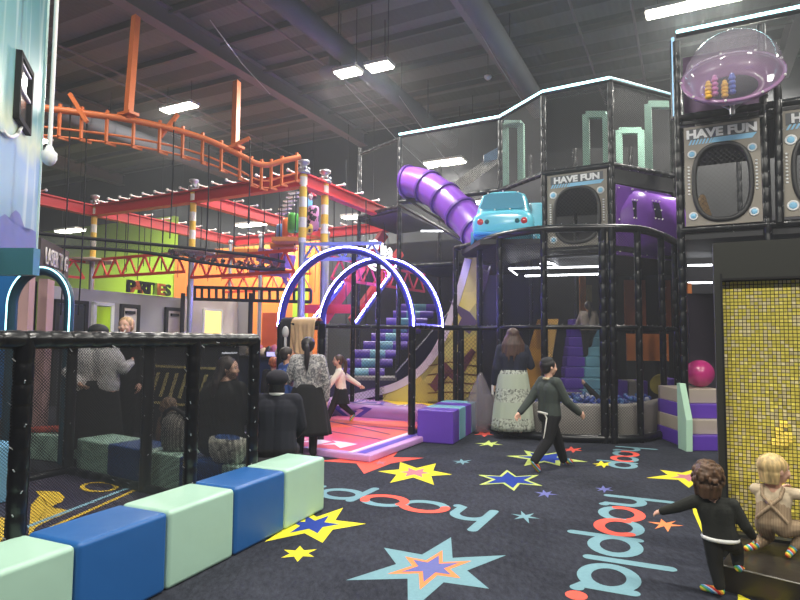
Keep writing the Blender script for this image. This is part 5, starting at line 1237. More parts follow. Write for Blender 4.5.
for x, y0, Y, L, nm in ((71, 96, 9.3, 3.6, 'thin black rope hanging from the leftmost orange arm'), (87, 122, 9.4, 3.2, 'thin black rope just right of the leftmost orange arm'), (174, 115, 10, 2.2, 'thin black rope hanging from the middle orange arm'), (250, 140, 10.6, 1.6, 'thin black rope hanging near the end of the orange track'), (209, 145, 10.3, 2, 'thin black rope hanging below the orange track')):
    a = W(x, y0, Y); tag(MB().tube([a, a+Vector((.02, 0, -L*.5)), a-Z*L], .012, 5).build('hanging_rope', M['black']), nm, 'rope')
# ================================================================ under the roof
DUCTM = mat('spiral_duct_steel', (92, 94, 100), .9, .0, bump=.2, scale=30)
def duct(label, b, z, r, a0, a1, lean=0):
    t = thing('air_duct', label, 'duct', GB(b, a0, z)); n = int((a1-a0)/.75); mb = MB(); mb.tube([GB(b+lean*(x-a0), x, z) for x in (a0, (a0+a1)/2, a1)], r, 26)
    for i in range(n): mb.tube([GB(b+lean*i*.75, a0+i*.75, z), GB(b+lean*i*.75, a0+i*.75+.03, z)], r+.02, 26, caps=False)
    mb.build('duct_pipe', DUCTM, t)
    for i in range(0, n, 4): MB().tube([GB(b+lean*i*.75, a0+i*.75, z+r), GB(b+lean*i*.75, a0+i*.75, CZ)], .012, 5).build('hanger_wire', M['dark'], t)
duct('large round steel duct above the right of the netted structure', -3.38, 7.6, .21, 3, 14.6)
duct('round steel duct over the middle of the hall', -6.5, 7.6, .22, 4, 16.5)
duct('round dark duct behind the orange glider track', -15.0, 7.5, .25, 2, 16.5)
t = MB(); p = W(335, 67, 12.5); t.lathe([(.14, .25), (.14, 0), (.34, -.1), (.36, -.14), (.0, -.12)], p, 20); tag(t.build('duct_outlet', DUCTM), 'round duct outlet left of the two bright lamps', 'duct outlet')
def lamp(label, p, L=1.2, wd=.3, rz=RB, es=14.0, h=CZ):
    t = thing('ceiling_light', label, 'ceiling light', p); R = Matrix.Rotation(rz, 3, 'Z')
    MB().box(p+Z*.05, (L+.06, wd+.06, .07), rz).build('housing', mat('lamp_housing', (190, 190, 186), .5), t); MB().box(p+Z*.0, (L, wd, .04), rz).build('diffuser', emis('lamp_diffuser', (1, .95, .82), es), t)
    for s in (-1, 1): MB().tube([p+R@Vector((s*L*.4, 0, .08)), flat(p+R@Vector((s*L*.4, 0, 0)), h)], .008, 4).build('hanger_wire', M['dark'], t)
lamps = [((179, 108), 'bright lamp above the orange glider track', 1.15, .32), ((348, 73), 'left of the two bright lamps beside the middle duct', .5, .3), ((379.5, 67), 'right of the two bright lamps beside the middle duct', .5, .3),
         ((704, 3), 'large bright lamp above the clear dome', 2.0, .3), ((445, 163), 'lamp seen above the purple tube slide', 1.2, .5), ((172, 197), 'lamp behind the second banded pole', 1.3, .4), ((300, 184), 'lamp glimpsed behind the thick banded pole', 1.3, .4),
         ((70, 231), 'low distant lamp in front of the lime green wall', 1.2, .4), ((360, 216.5), 'distant lamp left of the netted structure', 1.2, .35), ((251, 225), 'distant lamp behind the hanging ropes', 1.1, .35), ((43, 141), 'lamp right beside the edge of the mural wall', .5, .3), ((486, 202), 'small distant lamp behind the tube slide', 1.0, .3)]
for (px, py), nm, L, wd in lamps:
    p = lamp_spot(px, py)
    lamp(nm, p, L, wd)
for i, (x, y) in enumerate(ADDED_FILL_LAMPS):
    lamp(['added fill lamp above the mint and blue bench', 'added fill lamp high above the carpet in front of the camera', 'added fill lamp high above the black platform', 'added fill lamp behind the camera by the left wall', 'added fill lamp behind the camera at the centre', 'added fill lamp behind the camera at the right', 'added fill lamp to the right of the tower', 'added fill lamp above the rear of the netted structure'][i], Vector((x, y, LAMP_Z)))
# camera pole, smoke detector
cm_ = thing('security_camera', 'white dome security camera on a long white drop pole', 'camera', W(49, 158, 6.0)); a, b = W(56, -60, 6.0), W(49.5, 150, 6.0)
MB().tube([flat(b, CZ), b], .022, 10).build('drop_pole', M['white'], cm_); mb = MB(); mb.lathe([(0, .12), (.03, .12), (.05, .07), (.075, .05), (.075, -.01), (.06, -.05), (.03, -.08), (0, -.09)], b-Z*.08, 18); mb.build('dome_housing', M['white'], cm_)
sd = W(488, 79.5, 13.5); mb = MB(); mb.lathe([(0, 0), (.05, 0), (.09, .05), (.09, .09), (0, .09)], sd, 14); o = mb.build('smoke_detector', M['white'], loc=None); tag(o, 'small white detector hanging below the roof beside the large duct', 'detector')
MB().tube([sd+Z*.09, flat(sd, CZ)], .006, 4).build('wire', M['dark'], o)
for pa, pb_, Ya, Yb, nm in (((210, 20), (270, 94), 11, 13.2, 'thin pale cable slanting under the roof at the left centre'), ((462, 0), (525, 105), 10.3, 14.4, 'thin pale cable along the left side of the large duct'), ((320, 40), (331, 50), 12, 12.3, 'short cable at the middle duct'), ((345, 84), (438, 178), 13.6, 17.4, 'long thin cable slanting towards the tube slide'), ((382, 72), (470, 190), 13.4, 17.2, 'second long thin cable from the bright lamp to the tube slide')):
    tag(MB().tube([W(*pa, Ya), (W(*pa, Ya)+W(*pb_, Yb))/2-Z*.08, W(*pb_, Yb)], .011, 5).build('cable', M['steel']), nm, 'cable')
for x, y0, y1, Y in ((428, 80, 118, 13.5), (385, 20, 60, 12.5), (366, 200, 330, 12.8), (346, 160, 330, 13.8)):
    tag(MB().tube([W(x, y0, Y), W(x, y1, Y)], .012, 5).build('hanging_rope', M['dark']), 'thin dark wire hanging %s' % ({428: 'above the light line', 385: 'above the right bright lamp', 366: 'left of the netted structure', 346: 'behind the lit arches'}[x]), 'wire')
# ================================================================ PEOPLE
def bake_remesh(mb, voxel, smooth=4, fac=.5, name='m'):
    me = mb.data('tmp'); o = bpy.data.objects.new('tmp', me); COL.objects.link(o)
    r = o.modifiers.new('r', 'REMESH'); r.mode = 'VOXEL'; r.voxel_size = voxel; r.use_smooth_shade = True
    s = o.modifiers.new('s', 'SMOOTH'); s.factor = fac; s.iterations = smooth
    dg = bpy.context.evaluated_depsgraph_get(); out = bpy.data.meshes.new_from_object(o.evaluated_get(dg)); bpy.data.objects.remove(o); bpy.data.meshes.remove(me)
    out.name = name; out.polygons.foreach_set('use_smooth', [True]*len(out.polygons)); return out
def link_mesh(name, me, m, parent):
    me.materials.clear(); me.materials.append(m); o = bpy.data.objects.new(name, me); COL.objects.link(o); o.parent = parent; return o
def V(*a): return Vector(a)
RAINBOW = ramp_mat('rainbow_sock_knit', 'wave', 7, [(0, (206, 50, 46)), (.2, (240, 150, 50)), (.38, (240, 220, 80)), (.55, (96, 176, 96)), (.72, (70, 150, 206)), (.88, (200, 216, 230))], direction='DIAGONAL', rough=.8)
def person(label, loc, yaw, H, J=None, hf=.135, head_yaw=0, head_tilt=0, top=None, trousers=None, skirt=None, shoes=None, shoe_len=1, hair=None, hairm=None, extra=None, skin=None, voxel=None, sleeves=1.0, wide=1.0, tights=None, smile=False, top_hem=.50, skirt_spec=None, collar=None, cuff=.93, bib=0, cat='person', group=None):
    t = thing('person', label, cat, loc, yaw, group); skin = skin or M['skin']
    J = dict(J or {}); c = 1-hf                       # chin height fraction
    D = dict(head=V(0, .0, 1-hf*.5), neck=V(0, -.004, c-.03), chest=V(0, -.005, c-.125 if hf < .16 else c-.1), pel=V(0, 0, .525 if hf < .16 else .47),
             shL=V(-.105, 0, c-.055), shR=V(.105, 0, c-.055), side=V(1, 0, 0), fwd=V(0, 1, 0))
    kk = .525 if hf < .16 else .47
    D.update(elL=V(-.135, -.015, D['shL'].z-.175), elR=V(.135, -.015, D['shR'].z-.175), hipL=V(-.052, 0, kk-.01), hipR=V(.052, 0, kk-.01), knL=V(-.055, .01, kk*.54), knR=V(.055, .01, kk*.54), anL=V(-.055, -.01, .04), anR=V(.055, -.01, .04))
    D.update(wrL=D['elL']+V(-.005, .03, -.15), wrR=D['elR']+V(.005, .03, -.15))
    for k, v in J.items(): D[k] = Vector(v)
    if 'toeL' not in D: D['toeL'] = D['anL']+V(-.012, .085, -.022)
    if 'toeR' not in D: D['toeR'] = D['anR']+V(.012, .085, -.022)
    D['side'].normalize()
    for k in D:
        if k not in ('side', 'fwd'): D[k] = D[k]*H
    vx = voxel or max(.006, H*.0052); h = hf*H
    # head frame
    f = V(math.sin(-head_yaw)*1.0, math.cos(head_yaw), math.sin(head_tilt)).normalized(); s = f.cross(Z).normalized(); u = s.cross(f).normalized()
    R = Matrix((s, f, u)).transposed(); hc = D['head']
    def hp_(x, y, z): return hc+R@V(x, y, z)*h
    mb = MB()
    mb.ball(hp_(0, -.04, .08), (h*.39, h*.46, h*.42), 16, R=R); mb.ball(hp_(0, .08, -.14), (h*.31, h*.34, h*.34), 14, R=R); mb.ball(hp_(0, .22, -.36), (h*.15, h*.14, h*.12), 10, R=R)
    mb.cap(hp_(0, .40, .04), h*.035, hp_(0, .46, -.1), h*.06, 8)
    for sx in (-1, 1): mb.ball(hp_(sx*.40, -.02, -.04), (h*.045, h*.07, h*.12), 8, R=R); mb.ball(hp_(sx*.2, .3, -.13), (h*.11, h*.1, h*.1), 8, R=R)
    mb.cap(D['neck']-Z*.01*H, h*.23, hp_(0, -.06, -.25), h*.24, 12)
    sd = D['side']; ch, pe = D['chest'], D['pel']; wm = wide
    for sg in (-1, 1):
        mid = (ch+pe)/2
        mb.cap(ch+sd*sg*.05*H*wm, .068*H*wm, mid+sd*sg*.038*H*wm, .058*H*wm, 12); mb.cap(mid+sd*sg*.038*H*wm, .058*H*wm, pe+sd*sg*.045*H*wm, .068*H*wm, 12)
    mb.cap(D['shL'], .034*H, D['shR'], .034*H, 12); mb.cap(D['neck'], h*.25, ch, .05*H, 10)
    big = 1 if hf < .16 else (1.12 if hf < .2 else 1.0)
    for q in 'LR':
        mb.cap(D['sh'+q], .036*H*big, D['el'+q], .027*H*big); mb.cap(D['el'+q], .027*H*big, D['wr'+q], .019*H*big)
        mb.cap(D['hip'+q], .062*H*big, D['kn'+q], .042*H*big); mb.cap(D['kn'+q], .041*H*big, D['an'+q], .026*H*big)
        mb.cap(D['an'+q], .026*H*big, D['toe'+q], .019*H*big)
        # hand
        d = (D['wr'+q]-D['el'+q]).normalized(); n_ = V(1, 0, 0) if q == 'L' else V(-1, 0, 0)
        n_ = (n_-d*n_.dot(d)); n_ = n_.normalized() if n_.length > .15 else V(0, 0, -1); wv = d.cross(n_).normalized(); hl = H*(.1 if hf < .16 else .095)
        w0 = D['wr'+q]; mb.cap(w0, .017*H, w0+d*hl*.42+wv*hl*.12, hl*.13, 8); mb.cap(w0+d*hl*.1, .015*H, w0+d*hl*.42-wv*hl*.12, hl*.13, 8)
        for i, (o_, ln) in enumerate(((-.19, .42), (-.065, .5), (.065, .47), (.19, .36))):
            b0 = w0+d*hl*.48+wv*hl*o_; b1 = b0+(d*.9+n_*.3).normalized()*hl*ln*.55; b2 = b1+(d*.6+n_*.8).normalized()*hl*ln*.5
            mb.cap(b0, hl*.058, b1, hl*.053, 7); mb.cap(b1, hl*.053, b2, hl*.045, 7)
        th = 1 if (wv.y > 0) else -1
        t0 = w0+d*hl*.15+wv*th*hl*.2; t1 = t0+(d*.7+wv*th*.6+n_*.3).normalized()*hl*.26; mb.cap(t0, hl*.075, t1, hl*.06, 7); mb.cap(t1, hl*.06, t1+(d*.9+n_*.4).normalized()*hl*.2, hl*.05, 7)
    link_mesh('body', bake_remesh(mb, vx, 2, name='body'), skin, t)
    # face
    for sx in (-1, 1):
        mb = MB(); mb.ball(hp_(sx*.155, .345, .0), (h*.06, h*.04, h*.035), 10, R=R); e = mb.build('eye', M['eyew'], t, loc=(0, 0, 0)); mb = MB(); mb.ball(hp_(sx*.155, .378, .0), (h*.028, h*.015, h*.028), 8, R=R); mb.build('iris', M['eye'], e, loc=(0, 0, 0))
        if hairm: mb = MB(); mb.tube([hp_(sx*.08, .395, .1), hp_(sx*.155, .40, .125), hp_(sx*.23, .35, .1)], h*.014, 6); mb.build('eyebrow', hairm, t, loc=(0, 0, 0))
    mb = MB(); mb.tube([hp_(-.1, .385, -.265+(.02 if smile else 0)), hp_(0, .415, -.285), hp_(.1, .385, -.265+(.02 if smile else 0))], h*.022, 6); mb.build('mouth', M['lips'], t, loc=(0, 0, 0))
    g = .012*H
    if top:
        mb = MB()
        for sg in (-1, 1):
            mid = (ch+pe)/2; mb.cap(ch+sd*sg*.05*H*wm, .068*H*wm+g, mid+sd*sg*.04*H*wm, .062*H*wm+g, 12)
            low = pe+(mid-pe)*((top_hem-.47)/.3)
            mb.cap(mid+sd*sg*.04*H*wm, .062*H*wm+g, low+sd*sg*.045*H*wm, .066*H*wm+g, 12)
        mb.cap(D['shL'], .036*H+g, D['shR'], .036*H+g, 12); mb.cap(D['neck']+(ch-D['neck'])*.35, .045*H+g*.3, ch, .055*H+g, 10)
        for q in 'LR':
            a, b, c_ = D['sh'+q], D['el'+q], D['wr'+q]; mb.cap(a, .038*H*big+g*.9, b, .029*H*big+g)
            if sleeves > .5: mb.cap(b, .029*H*big+g, b+(c_-b)*(.93*(sleeves-.5)*2), .023*H*big+g*.7)
        link_mesh('top', bake_remesh(mb, vx*1.15, 3, name='top'), top, t)
        if not skirt and not trousers: pass
    if trousers:
        mb = MB(); g2 = g*.8
        for sg, q in ((-1, 'L'), (1, 'R')):
            mb.cap(pe+sd*sg*.045*H*wm+(ch-pe)*.18, .062*H*wm+g2, pe+sd*sg*.045*H*wm, .07*H*wm+g2, 12)
            a, b, c_ = D['hip'+q], D['kn'+q], D['an'+q]; mb.cap(pe+sd*sg*.04*H, .064*H+g2, a, .064*H*big+g2); mb.cap(a, .064*H*big+g2, b, .044*H*big+g2); mb.cap(b, .044*H*big+g2, b+(c_-b)*cuff, .031*H*big+g2)
            if bib: mb.cap(pe+sd*sg*.045*H*wm, .068*H*wm+g2*1.5, pe+(ch-pe)*bib+sd*sg*.04*H*wm, .062*H*wm+g2*1.9, 12)
        link_mesh('trousers', bake_remesh(mb, vx*1.15, 3, name='trousers'), trousers, t)
    if tights:
        for q in 'LR':
            mb = MB(); a, b, c_ = D['hip'+q], D['kn'+q], D['an'+q]; mb.cap(a, .064*H*big+.003, b, .044*H*big+.003); mb.cap(b, .044*H*big+.003, c_, .029*H*big+.003); link_mesh('stocking', bake_remesh(mb, vx*1.2, 1, name='stocking'), tights, t)
    if shoes:
        for q in 'LR':
            mb = MB(); a, b = D['an'+q], D['toe'+q]; k0 = a+(D['kn'+q]-a).normalized()*H*.03*shoe_len
            mb.cap(k0, .03*H*big, a, .03*H*big); mb.cap(a+(a-b).normalized()*.0*H-Z*0, .031*H*big, b, .024*H*big)
            link_mesh('shoe' if shoes != RAINBOW else 'sock', bake_remesh(mb, vx, 1, name='shoe'), shoes, t)
    if skirt:
        z1, z0, r1, r0, nf, amp = skirt_spec; mb = MB(); cx = pe/H
        prof = []
        for i in range(13):
            v = i/12; zz = z1+(z0-z1)*v; rr = r1+(r0-r1)*(v**.8); prof.append((rr*H, zz*H))
        prof2 = [(prof[0][0]*.5, prof[0][1])]+prof+[(prof[-1][0]*.93, prof[-1][1]+.002), (prof[-3][0]*.8, prof[-3][1]+.02*H)]
        ph = random.uniform(0, 6)
        mb.lathe(prof2, (pe.x, pe.y, 0), 72, sx=1.0, sy=.74, fn=lambda a, i: 1+amp*min(1, i/13)*(math.sin(a*nf+ph)+.5*math.sin(a*nf*1.7+ph*2)))
        o = mb.build('skirt', skirt, t, loc=(0, 0, 0))
    if collar: 
        mb = MB(); mb.tube([D['neck']+V(h*.3*math.cos(a*PI/8), h*.27*math.sin(a*PI/8)-.004, h*(.03 if not J.get('hood') else .05)) for a in range(16)], h*.07, 8, closed=True); mb.build('collar', collar, t, loc=(0, 0, 0))
    # hair
    if hair:
        mb = MB(); hs = vx*1.3
        mb.ball(hp_(0, -.1, .13), (h*.44, h*.475, h*.43), 18, R=R)
        if hair in ('short', 'kippah', 'beret'): mb.ball(hp_(0, -.22, -.08), (h*.39, h*.3, h*.33), 14, R=R)
        if hair == 'beret': mb.ball(hp_(0, -.2, -.36), (h*.40, h*.26, h*.3), 14, R=R)
        if hair == 'curly':
            hs = vx*.8
            rr = random.Random(int(H*1000))
            for i in range(150):
                a = rr.uniform(0, 2*PI); ph = rr.uniform(-.62, 1.45); q = V(math.cos(a)*math.cos(ph), math.sin(a)*math.cos(ph), math.sin(ph))
                if q.y > .45 and q.z < .45: continue
                q = V(q.x*.46, q.y*.48-.1, q.z*.5+.06); mb.cap(hp_(q.x, q.y, q.z), h*rr.uniform(.05, .085), hp_(q.x*1.08, q.y*1.05, q.z-.07), h*.045, 7)
            for i in range(26):
                a = rr.uniform(PI*1.02, PI*1.98); mb.cap(hp_(.36*math.cos(a), -.1+.36*math.sin(a), -.25), h*.1, hp_(.34*math.cos(a), -.1+.34*math.sin(a), -.48-rr.random()*.1), h*.07, 7)
        if hair in ('long', 'pony'):
            mb.ball(hp_(0, -.2, -.05), (h*.42, h*.32, h*.4), 14, R=R)
        if hair == 'long':
            rr = random.Random(5)
            L = (extra or {}).get('hair_len', 1.5)
            for i in range(26):
                a = PI*(1.0+i/25*1.0); x, y = .40*math.cos(a), -.1+.34*math.sin(a)
                p0, p1, p2 = hp_(x, y, .0), hp_(x*1.75, y*1.1-.12, -.6), hp_(x*1.95+rr.uniform(-.08, .08), y*.9-.26, -L*(.8+.3*rr.random()))
                mb.cap(p0, h*.11, p1, h*.1, 7); mb.cap(p1, h*.1, p2, h*.045, 7)
        if hair == 'pony':
            k = hp_(0, -.56, .1); mb.ball(k, h*.13, 10)
            pts = [k, hp_(.03, -.72, -.12), hp_(.05, -.72, -.6), hp_(.02, -.66, -1.1), hp_(.04, -.62, -1.55)]; rs = [.1, .17, .19, .16, .05]
            for i in range(4): mb.cap(pts[i], h*rs[i], pts[i+1], h*rs[i+1], 10)
        if hair == 'fine':
            mb.ball(hp_(0, -.22, -.1), (h*.4, h*.3, h*.34), 14, R=R)
            for i in range(16):
                a = PI*(1.0+i/15); mb.cap(hp_(.36*math.cos(a), -.12+.33*math.sin(a), -.1), h*.08, hp_(.33*math.cos(a), -.12+.32*math.sin(a), -.42), h*.05, 7)
        # keep the face clear
        link_mesh('hair', bake_remesh(mb, hs, 1 if hair in ('curly', 'long') else 2, name='hair'), hairm, t)
        if hair == 'kippah': mb = MB(); mb.lathe([(h*.40, -.02*h), (h*.36, h*.1), (h*.24, h*.2), (0, h*.25)], hp_(0, -.16, .36), 20, axis=(R@V(0, -.35, 1))); mb.build('kippah', M['black'], t, loc=(0, 0, 0))
        if hair == 'beret': mb = MB(); mb.ball(hp_(0, -.14, .2), (h*.53, h*.56, h*.4), 20, R=R); mb.build('beret', (extra or {}).get('hatm', M['black']), t, loc=(0, 0, 0))
    return t, D, hp_
def sitting(lean=.04, seat=.27, kn=.26, arms=None):
    d = dict(pel=(0, 0, seat+.06), chest=(0, lean*.6, seat+.30), neck=(0, lean, seat+.40), head=(0, lean+.02, seat+.475), shL=(-.115, lean*.8, seat+.36), shR=(.115, lean*.8, seat+.36),
             elL=(-.15, lean+.03, seat+.2), elR=(.15, lean+.03, seat+.2), wrL=(-.11, lean+.14, seat+.13), wrR=(.11, lean+.14, seat+.13), hipL=(-.06, .02, seat+.045), hipR=(.06, .02, seat+.045),
             knL=(-.07, .25, kn), knR=(.07, .25, kn), anL=(-.07, .25, .04), anR=(.07, .25, .04))
    return d
def hm(name, rgb):
    c = tuple(int(v*.72) for v in rgb); d = tuple(min(255, int(v*1.14)) for v in rgb)
    return ramp_mat('hair_'+name, 'noise', 42, [(.3, c), (.7, d)], rough=.5, interp='LINEAR', vscale=(1, 1, .12), detail=3, bump=.6)
NAVYK = mat('navy_knit', (24, 28, 46), .85, bump=.2, scale=30); BLKC = mat('black_cloth', (13, 13, 17), .9); DKN = mat('dark_denim', (28, 32, 44), .85); DGR = mat('dark_green_knit', (58, 66, 62), .9, bump=.2, scale=40)
# 1 woman in tiered skirt
fp = Fl(513, 438)
TIER = ramp_mat('tiered_floral_skirt', 'voronoi', 42, [(0, (34, 36, 36)), (.5, (176, 182, 168)), (1, (196, 202, 188))], rough=.85, interp='LINEAR')
nt = TIER.node_tree; N = nt.nodes; L = nt.links; P_ = N['Principled BSDF']; tc = N.new('ShaderNodeTexCoord'); sp = N.new('ShaderNodeSeparateXYZ'); L.new(tc.outputs['Object'], sp.inputs[0])
rp_ = N.new('ShaderNodeValToRGB'); rp_.color_ramp.interpolation = 'CONSTANT'; e = rp_.color_ramp.elements
for _ in range(3): e.new(.5)
for el, (p, v) in zip(e, ((0, 1), (.26, 0), (.5, 1), (.7, 0), (.92, 1))): el.position = p; el.color = (v, v, v, 1)
mr = N.new('ShaderNodeMapRange'); mr.inputs[1].default_value = .05; mr.inputs[2].default_value = 1.05; L.new(sp.outputs[2], mr.inputs[0]); L.new(mr.outputs[0], rp_.inputs[0])
old = P_.inputs['Base Color'].links[0].from_socket; mx = N.new('ShaderNodeMix'); mx.data_type = 'RGBA'; L.new(rp_.outputs[0], mx.inputs[0]); mx.inputs[6].default_value = (*S((172, 182, 164)), 1); L.new(old, mx.inputs[7]); L.new(mx.outputs[2], P_.inputs['Base Color'])
person('woman with long brown hair in navy top and long tiered patterned skirt', (fp.x, fp.y, 0), -.12, 1.66, J=dict(elL=(-.15, -.02, .63), wrL=(-.165, .02, .49), elR=(.165, .02, .66), wrR=(.12, .13, .68)),
       top=NAVYK, skirt=TIER, skirt_spec=(.62, .075, .13, .195, 12, .035), shoes=M['black'], hair='long', hairm=hm('brown', (74, 52, 44)), extra=dict(hair_len=1.6), wide=1.12, top_hem=.6, head_yaw=.1)
# phone in her hand
ph = MB().box((fp.x-.30, fp.y+.06, .72), (.02, .08, .14)).build('phone', mat('pale_phone', (210, 206, 204), .3)); tag(ph, 'pale phone in the hand of the woman in the tiered skirt', 'phone')
bgp = Vector((fp.x-.42, fp.y+.5, 0)); mb = MB(); mb.lathe([(.0, .0), (.2, .02), (.24, .2), (.2, .55), (.07, .85), (.02, .95)], bgp+Z*.0, 20, sy=.6, fn=lambda a, i: 1+.07*math.sin(a*6+i)); tag(mb.build('mesh_sack', clear_mat('grey_plastic_film', (150, 140, 150), .45, .35)), 'grey translucent sack standing left of the skirted woman', 'sack')
# 2 boy walking
fp = Fl(550, 469)
_, D, _h = person('boy with black kippah, dark green jumper and rainbow socks walking by the cage', (fp.x, fp.y, 0), -1.15, 1.27, hf=.155,
       J=dict(elL=(-.15, -.10, .62), wrL=(-.15, -.22, .50), elR=(.14, .08, .62), wrR=(.14, .23, .51), knL=(-.05, .12, .27), anL=(-.05, .20, .05), knR=(.05, -.06, .27), anR=(.05, -.22, .09), hipL=(-.05, .02, .47), hipR=(.05, -.01, .47), pel=(0, 0, .48), toeR=(.05, -.17, .02), toeL=(-.05, .28, .035)),
       top=DGR, trousers=BLKC, shoes=RAINBOW, hair='kippah', hairm=hm('black', (26, 24, 26)), collar=mat('cream_collar', (206, 196, 160), .7), head_yaw=-.25)
t = MB(); R_ = Matrix.Rotation(-1.15, 3, 'Z'); o0 = Vector((fp.x, fp.y, 0))
loc = lambda x, y, z: o0+R_@Vector((x, y, z))
t.tube([loc(-.02, -.115, .66), loc(.07, -.12, .64), loc(.10, -.12, .6), loc(.07, -.13, .42), loc(.05, -.14, .27)], .008, 6); t.tube([loc(-.06, -.115, .655), loc(.11, -.12, .65)], .012, 6)
tag(t.build('tassel_string', mat('white_string', (226, 224, 216), .8)), 'white tassel strings hanging at the hip of the walking boy', 'string')
# 3 curly toddler
fp = Vector((1.82, 3.50, 0))
person('toddler with curly brown hair in dark outfit and rainbow socks reaching out', (1.88, 3.53, 0), -.5, .80, hf=.225,
       J=dict(pel=(.04, .0, .42), chest=(.01, .01, .61), neck=(-.01, .02, .70), head=(-.03, .03, .845), shL=(-.125, .0, .665), shR=(.125, .02, .665), elL=(-.245, .0, .60), wrL=(-.36, .03, .545), elR=(.20, .03, .52), wrR=(.25, .12, .43),
              hipL=(-.01, 0, .40), hipR=(.10, .01, .40), knL=(.0, .0, .22), anL=(.03, -.02, .045), toeL=(-.085, .02, .03), knR=(.14, .17, .31), anR=(.15, .09, .20), toeR=(.19, .15, .15)),
       top=mat('charcoal_knit', (36, 38, 34), .9, bump=.2, scale=60), trousers=mat('charcoal_leggings', (30, 32, 32), .9), shoes=RAINBOW, shoe_len=1.6, hair='curly', hairm=hm('curly_brown', (92, 66, 46)), wide=.98, voxel=.0055, top_hem=.53,
       collar=None, head_yaw=-.2, cuff=.8)
R_ = Matrix.Rotation(-.5, 3, 'Z'); o0 = Vector((1.88, 3.53, 0)); mb = MB(); mb.tube([o0+R_@Vector((.03+.092*math.cos(a*PI/12), .072*math.sin(a*PI/12), .335)) for a in range(24)], .012, 8, closed=True)
tag(mb.build('shirt_hem', M['white']), 'white vest hem showing under the dark top of the curly toddler', 'hem')
# 4 blonde toddler crouching
BEI = ramp_mat('beige_rib_knit', 'wave', 22, [(0, (172, 150, 122)), (.5, (150, 128, 102))], rough=.9, interp='LINEAR'); BEI2 = mat('cream_stripe_knit', (206, 188, 160), .9, var=.2, scale=30)
person('blonde toddler in beige dungarees crouching on the black platform at the yellow board', (2.405, 3.80, .15), -.7, .80, hf=.235,
       J=dict(pel=(0, -.03, .24), chest=(.0, .03, .42), neck=(.0, .05, .52), head=(.015, .05, .65), shL=(-.12, .03, .475), shR=(.12, .05, .475), elL=(-.05, .19, .44), wrL=(.02, .28, .46), elR=(.24, .10, .47), wrR=(.34, .17, .49),
              hipL=(-.06, -.02, .21), hipR=(.07, -.02, .21), knL=(-.06, .12, .09), anL=(-.12, -.08, .05), toeL=(-.17, -.15, .035), knR=(.22, .12, .22), anR=(.12, .02, .05), toeR=(.10, -.08, .03)),
       top=BEI2, trousers=BEI, shoes=RAINBOW, shoe_len=1.6, hair='fine', hairm=hm('blonde', (214, 184, 128)), wide=1.0, voxel=.0055, head_yaw=-.9, cuff=.82, bib=.75)
R_ = Matrix.Rotation(-.7, 3, 'Z'); o0 = Vector((2.405, 3.80, .15)); mb = MB()
for s_ in (-1, 1): mb.tube([o0+R_@Vector((s_*.085, -.072, .22)), o0+R_@Vector((s_*.02, -.072, .29)), o0+R_@Vector((-s_*.05, -.06, .365)), o0+R_@Vector((-s_*.06, -.0, .415))], .011, 8)
tag(mb.build('dungaree_straps', BEI), 'crossed straps of the beige dungarees on the blonde toddler', 'straps')
# 5 ponytail woman
BLOUSE = ramp_mat('speckled_blouse', 'voronoi', 55, [(0, (70, 70, 78)), (.45, (122, 120, 124)), (.7, (176, 172, 170))], rough=.8, interp='LINEAR')
person('woman with dark ponytail in grey speckled blouse and long black skirt seen from behind', (-.158*7.35, 7.4, 0), .05, 1.50, J=dict(elL=(-.165, .03, .64), wrL=(-.14, .13, .60), elR=(.155, 0, .62), wrR=(.155, .02, .47)),
       top=BLOUSE, skirt=BLKC, skirt_spec=(.61, .19, .115, .205, 9, .03), tights=M['black'], shoes=M['black'], hair='pony', hairm=hm('dark', (40, 32, 34)), wide=1.02, head_yaw=-.05, top_hem=.6)
# 6 seated person with dark hat
person('seated person in dark navy cardigan with black beret and white collar, back to the bench', (-1.155, 5.5, 0), .05, 1.50, J=sitting(.02, .24, .26), top=mat('navy_black_cardigan', (22, 24, 36), .9), trousers=BLKC, shoes=M['black'], hair='beret', hairm=hm('black2', (30, 26, 30)), collar=M['white'], wide=1.12, extra=dict(hatm=mat('black_beret', (30, 28, 38), .9)))
st_ = Vector((-1.15, 5.42, 0)); o = MB().box((0, 0, .2), (.5, .36, .40)).build('stool_block', M['dark'], loc=st_, bev=.02); tag(o, 'dark padded block under the seated person in the black beret', 'stool')
# 7 boy in blue
person('boy in blue shirt with short dark hair standing left of the ponytail woman', (-.192*8.0, 8.0, 0), -.9, 1.36, hf=.15, top=mat('blue_shirt', (56, 84, 150), .8), trousers=BLKC, shoes=M['black'], hair='short', hairm=hm('dark_brown', (44, 34, 30)), head_yaw=-.3, skin=M['skin2'])
# 8 running girl
fp = Fl(341, 421, .09)
person('girl in cream top and black skirt running across the pink mat', (fp.x-.0, fp.y-.1, .09), 1.85, 1.13, hf=.165,
       J=dict(pel=(0, 0, .48), chest=(0, .02, .68), neck=(0, .03, .78), head=(0, .05, .905), shL=(-.10, .04, .745), shR=(.10, .02, .745), elL=(-.13, .14, .62), wrL=(-.12, .22, .50), elR=(.14, -.16, .62), wrR=(.17, -.32, .52),
              knL=(-.04, .12, .25), anL=(-.04, .20, .045), toeL=(-.05, .29, .03), knR=(.05, -.03, .25), anR=(.05, -.20, .10), toeR=(.05, -.17, .02), hipL=(-.05, .02, .46), hipR=(.05, -.02, .46)),
       top=mat('cream_top', (250, 240, 222), .8), skirt=BLKC, skirt_spec=(.55, .27, .10, .175, 7, .04), tights=M['black'], shoes=RAINBOW, hair='pony', hairm=hm('brown2', (84, 60, 48)), smile=True, head_yaw=0)
